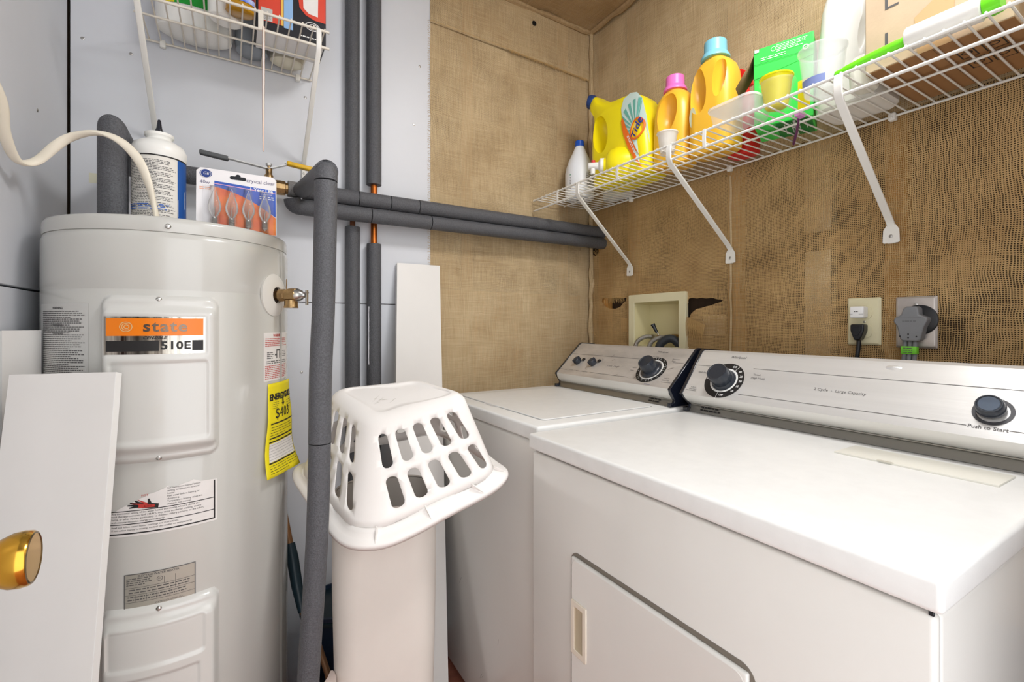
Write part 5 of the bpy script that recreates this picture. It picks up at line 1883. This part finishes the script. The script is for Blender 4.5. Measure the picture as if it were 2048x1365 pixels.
patch(gf, -gy1, -gy0-.06, .128, .129, 0, 1, 1, t)
obj('fold_lines', t, mat('carton_green_dark', (28, 132, 48), .5), lid_)
t = fine_print(gf, -.715, -.645, .185, .205, 5, .0006, .7, .008, .35, None, 74)
fine_print(gf, -.752, -.69, .172, .182, 2, .0006, .7, .010, .35, t, 75)
ring2d(gf, -.722, .196, .0050, .0058, .0006, 20, g=t)
ring2d(gf, -.650, .176, .0045, .0068, .0006, 20, g=t)
patch(gf, -.7665, -.756, .1985, .2065, .0006, 1, 1, t)
obj('print', t, INK_WHITE, lid_)
gb_ = lambda u, v, h=0: Vector((u, v, ST-.0006-h))
obj('base_print', patch(gb_, gx0+.004, gx1-.004, gy0+.004, gy1-.05), mat('carton_deep_green', (20, 128, 54), .45), gbx)
t = fine_print(gb_, gx0+.02, gx1-.02, gy0+.01, gy1-.06, 4, .0006, .8, .010, .18, None, 76)
patch(gb_, gx0+.004, gx1-.004, gy0+.040, gy0+.046, .0007, 1, 1, t)
obj('base_lettering', t, INK_WHITE, gbx)
gbx.rotation_euler.z = math.radians(22)

# nested measuring scoops in front of the carton
c1 = cup('measuring_cup', 1.150, .648, ST, .029, .0385, .066, CLEARC, 'clear cup with a yellow scoop nested inside, before the green carton')
c2 = cup('measuring_scoop', 1.150, .650, ST+.006, .0255, .0355, .074, mat('scoop_yellow', (252, 240, 20), .3, alpha=.88), 'bright yellow scoop sitting inside a clear cup', cat='scoop')
c3 = cup('measuring_cup', 1.165, .553, ST, .036, .047, .105, CLEARW, 'large clear measuring cup with blue print beside the white jug')
g = patch(lambda u, v, h: Vector((1.165+.0418*math.sin(u), .553-.0418*math.cos(u), ST+v)), -2.3, -1.0, .014, .032, 0, 14, 1)
obj('blue_print', g, mat('cup_print_blue', (120, 134, 184), .5), c3)
tag(obj('yellow_tag', box(1.205, 1.2065, .600, .628, ST+.001, ST+.075), mat('tag_yellow', (240, 220, 30), .5)), 'narrow yellow printed tag standing between carton and large cup', 'tag')
tbh = thing('toothbrush', (1.27, .70, ST), 'purple toothbrush lying across the shelf wires', 'toothbrush')
obj('handle', tube([(1.225, .6365, SZ-.0035), (1.30, .680, SZ-.0045), (1.375, .728, SZ-.0055)], [.0045, .0055, .006], 10, flat=.6), mat('purple_plastic', (112, 40, 116), .35), tbh)
obj('bristles', box(1.200, 1.226, .621, .634, SZ-.006, SZ+.006), mat('bristle_pink', (222, 150, 216), .6), tbh)

# tall white jug
wj = thing('white_jug', (1.315, .545, ST), 'tall plain white jug between the green carton and the cardboard box', 'jug')
g, M = rings_body((1.325, .552, ST), [(0, .135, .12, .03), (.006, .15, .135, .04), (.04, .156, .142, .045), (.10, .150, .136, .045), (.16, .145, .130, .045), (.26, .134, .115, .045), (.33, .10, .085, .036), (.36, .05, .05, .022)], n=8)
g = cut(g, ellipsoid((1.245, .500, ST+.185), (.030, .022, .085), 12, Matrix.Rotation(.15, 4, 'X')))
obj('body', g, PLW, wj, smooth=40)
obj('cap', lathe([(.026, 0), (.026, .03), (.022, .032), (0, .032)], (1.325, .552, ST+.358), 28), PLW, wj)
g, M = rings_body((1.218, .491, ST), [(0, .04, .05, .015), (.004, .048, .058, .02), (.05, .052, .062, .022), (.068, .04, .05, .018)], n=6)
tag(obj('soap_bottle', g, mat('cream_plastic', (236, 234, 222), .35)), 'low white bottle lying at the foot of the tall white jug', 'bottle')

# cardboard box with marks on its front and a printed base
cx0, cx1, cy0, cy1, chh = 1.152, 1.395, .242, .463, .34
KRAFT = mat('cardboard', (200, 177, 148), .85, var=.08, vscale=14, bump=.1, bscale=200)
KRAFTB = mat('cardboard_base', (160, 118, 76), .85, var=.08, vscale=14)
kb = thing('cardboard_box', ((cx0+cx1)/2, (cy0+cy1)/2, ST), 'brown cardboard box at the near end of the long shelf', 'box')
obj('carton', box(cx0, cx1, cy0, cy1, ST+.0012, ST+chh), KRAFT, kb, bev=.0015)
ga = G()
box(cx0+.001, cx1-.001, cy0+.001, (cy0+cy1)/2-.0008, ST, ST+.0011, ga)
fl1 = obj('base_flap', ga, KRAFTB, kb)
fl2 = obj('base_flap', box(cx0+.001, cx1-.001, (cy0+cy1)/2+.0008, cy1-.001, ST, ST+.0011), KRAFTB, kb)
t = G()
for (u0, u1, v0, v1) in ((1.20, 1.25, .27, .30), (1.26, 1.31, .27, .30), (1.20, 1.25, .31, .335), (1.26, 1.31, .305, .335)):
    for a, b, c, e in ((u0, u1, v0, v0+.0022), (u0, u1, v1-.0022, v1), (u0, u0+.0022, v0, v1), (u1-.0022, u1, v0, v1)):
        patch(lambda u, v, h: Vector((u, v, ST-.0004)), a, b, c, e, 0, 1, 1, t)
    ring2d(lambda u, v, h: Vector((u, v, ST-.0004)), (u0+u1)/2, (v0+v1)/2, .006, .0085, 0, 16, g=t)
obj('printed_marks', t, INK, fl1)
kf = lambda u, v, h=0: Vector((cx0-.0006-h, -u, ST+v))
for (u, v) in ((-.425, .040), (-.425, .118)):
    t = G()
    patch(kf, u-.003, u+.002, v, v+.030, 0, 1, 1, t)
    patch(kf, u+.002, u+.020, v, v+.004, 0, 1, 1, t)
    obj('corner_mark', t, INK_GREY, kb)
obj('tape', G().add([kf(-.375, .0, .0004), kf(-.325, .0, .0004), kf(-.318, .100, .0004), kf(-.345, .098, .0004), kf(-.380, .075, .0004)], [(0, 1, 2, 3, 4)]), mat('packing_tape', (204, 172, 128), .2, coat=.5), kb)

# lint roller
lr = thing('lint_roller', (1.118, .34, ST), 'white lint roller with lime green handle lying before the cardboard box', 'lint roller')
obj('paper_roll', tube([(1.121, .381, ST+.0225), (1.121, .378, ST+.0225), (1.121, .276, ST+.0225), (1.121, .274, ST+.0225)], [.019, .0215, .0215, .019], 32), mat('roll_white', (238, 237, 233), .6, bump=.1, bscale=80), lr)
LIME = mat('lime_plastic', (112, 226, 34), .3)
obj('handle', tube(spline([(1.121, .383, ST+.021), (1.119, .41, ST+.019), (1.117, .45, ST+.015), (1.116, .490, ST+.010), (1.116, .505, ST+.009)], 4), [.010]*4+[.0095]*4+[.009]*4+[.0075]*4+[.004], 14), LIME, lr)
obj('end_cap', tube([(1.121, .273, ST+.0225), (1.121, .262, ST+.0225), (1.121, .250, ST+.0225)], [.018, .020, .018], 24), LIME, lr)
g, M = rings_body((1.17, .185, ST), [(0, .07, .06, .02), (.005, .085, .075, .03), (.12, .09, .08, .03), (.17, .05, .05, .02), (.19, .03, .03, .014)], n=6)
tag(obj('white_bottle', g, PLW), 'white bottle at the very end of the long shelf past the cardboard box', 'bottle')

# ================================================================== things on the short shelf
LT = LZ+.0045
d1 = thing('cleaner_jug', (-.085, 1.585, LT), 'white jug with green and yellow label at the left of the short shelf', 'jug')
g = loft([[Vector((-.085+a*math.cos(t_), 1.585+b*math.sin(t_), LT+z)) for t_ in [2*PI*k/40 for k in range(40)]] for z, a, b in ((.0, .080, .048), (.004, .088, .054), (.02, .091, .056), (.10, .090, .056), (.16, .08, .05), (.20, .04, .03), (.22, .022, .022))])
obj('body', g, PLW, d1)
lf = lambda u, v, h=0: Vector((-.085+.0922*math.sin(u), 1.585-.0572*math.cos(u), LT+v))
lbb = obj('label', patch(lf, -.9, .9, .055, .13, 0, 16, 1), mat('label_green', (22, 156, 48), .4), d1)
obj('label_yellow', patch(lambda u, v, h: lf(u, v)+Vector((0, -.0005, 0)), -.9, -.5, .055, .13, 0, 6, 1), mat('label_yellow', (226, 206, 30), .4), lbb)
d2 = thing('cleaner_bottle', (-.012, 1.475, LT), 'white bottle beside the gold bottle on the short shelf', 'bottle')
g = loft([[Vector((-.012+a*math.cos(t_), 1.462+b*math.sin(t_), LT+z)) for t_ in [2*PI*k/36 for k in range(36)]] for z, a, b in ((.0, .036, .027), (.004, .041, .031), (.10, .042, .032), (.15, .03, .026), (.18, .015, .015))])
obj('body', g.xf(Matrix.Translation((-.012, 1.462, 0)) @ Matrix.Rotation(.35, 4, 'Z') @ Matrix.Translation((.012, -1.462, 0))), PLW, d2)
d3 = thing('gold_bottle', (.018, 1.415, LT), 'bottle of golden cleaner with blue label on the short shelf', 'bottle')
g = loft([[Vector((.022+a*math.cos(t_), 1.408+b*math.sin(t_), LT+z)) for t_ in [2*PI*k/36 for k in range(36)]] for z, a, b in ((.0, .028, .020), (.004, .034, .025), (.12, .035, .026), (.17, .02, .018), (.20, .012, .012))])
obj('body', g, mat('gold_liquid', (206, 150, 18), .15, coat=.5, trans=.25), d3)
lf3 = lambda u, v, h=0: Vector((.022+.0358*math.sin(u), 1.408-.0268*math.cos(u), LT+v))
lb3 = obj('label', patch(lf3, -.7, 1.1, .022, .10, 0, 14, 1), mat('label_royal', (34, 84, 196), .3, var=.5, vscale=40, dark=(230, 236, 244)), d3)
obj('label_red', patch(lambda u, v, h: lf3(u, v)*1.0+Vector((.0, -.0006, 0)), .5, 1.1, .035, .10, 0, 6, 1), mat('label_crimson', (120, 30, 50), .35), lb3)
# black and red printed box
bx = thing('printed_box', (.147, 1.495, LT), 'black and red printed box at the right of the short shelf', 'box')
bx0, bx1, by0, by1 = .058, .236, 1.437, 1.550
obj('carton', box(bx0, bx1, by0, by1, LT, LT+.20), mat('box_black', (34, 34, 40), .3), bx, bev=.001)
obj('base', box(bx0+.004, bx1-.004, by0+.003, by1-.003, LT-.0008, LT-.0001), mat('box_base_white', (234, 232, 230), .5), bx)
ff = lambda u, v, h=0: Vector((u, by0-.0006-h, LT+v))
obj('red_panel', patch(ff, .064, .118, .020, .20), mat('box_red', (216, 70, 48), .4), bx)
obj('grey_panel', patch(ff, .070, .098, .022, .056, .0005), mat('box_grey', (196, 196, 192), .45), bx)
obj('yellow_stripe', patch(ff, .119, .1255, .020, .20), mat('box_amber', (238, 190, 84), .45), bx)
obj('blue_panel', patch(ff, .1262, .149, .016, .20), mat('box_blue', (142, 182, 226), .45), bx)
V = [ff(.152, .20, .0004), ff(.166, .086, .0004), ff(.182, .070, .0004), ff(.205, .062, .0004), ff(.235, .062, .0004), ff(.235, .20, .0004)]
obj('red_field', G().add(V, [tuple(range(6))]), mat('box_red', (216, 70, 48), .4), bx)
V = [ff(.172, .20, .0008), ff(.176, .088, .0008), ff(.190, .076, .0008), ff(.214, .074, .0008), ff(.216, .20, .0008)]
obj('white_field', G().add(V, [tuple(range(5))]), LABEL, bx)
t = ring2d(lambda u, v, h: ff(.200+u*1.6, .042+v, .0005), 0, 0, .0105, .0122, 0, 30)
ring2d(lambda u, v, h: ff(.203+u*1.5, .041+v, .0005), 0, 0, .0075, .0088, 0, 30, g=t)
t2 = fine_print(ff, .165, .23, .006, .012, 1, .0006, 1, .008, .6, None, 81)
obj('coil_mark', t.join(t2), INK_WHITE, bx)
t = fine_print(ff, .072, .096, .024, .036, 4, .001, .8, .006, .3, None, 82)
text('BULB', .0055, lambda u, v, h: ff(u, v, .001), .1375, .085, t) if False else None
obj('print', t, INK_GREY, bx)
sf_ = lambda u, v, h=0: Vector((bx0-.0006, u, LT+v))
t = fine_print(sf_, by0+.01, by1-.01, .01, .10, 8, 0, .8, .010, .35, None, 83)
obj('side_print', t, INK_WHITE, bx)
d5 = tag(obj('clear_bottle', lathe([(.036, 0), (.042, .004), (.044, .02), (.044, .10), (.02, .15), (.014, .18)], (.054, 1.597, LT), 32), mat('smoky_plastic', (168, 176, 184), .2, trans=.35)), 'grey translucent bottle at the back of the short shelf', 'bottle')
d6 = tag(obj('cream_bottle', loft([[Vector((.150+a*math.cos(t_), 1.604+b*math.sin(t_), LT+z)) for t_ in [2*PI*k/36 for k in range(36)]] for z, a, b in ((.0, .040, .030), (.004, .047, .036), (.03, .049, .038), (.10, .046, .036), (.15, .02, .02))]), mat('ivory_bottle', (226, 220, 198), .4)), 'cream oval bottle behind the printed box on the short shelf', 'bottle')
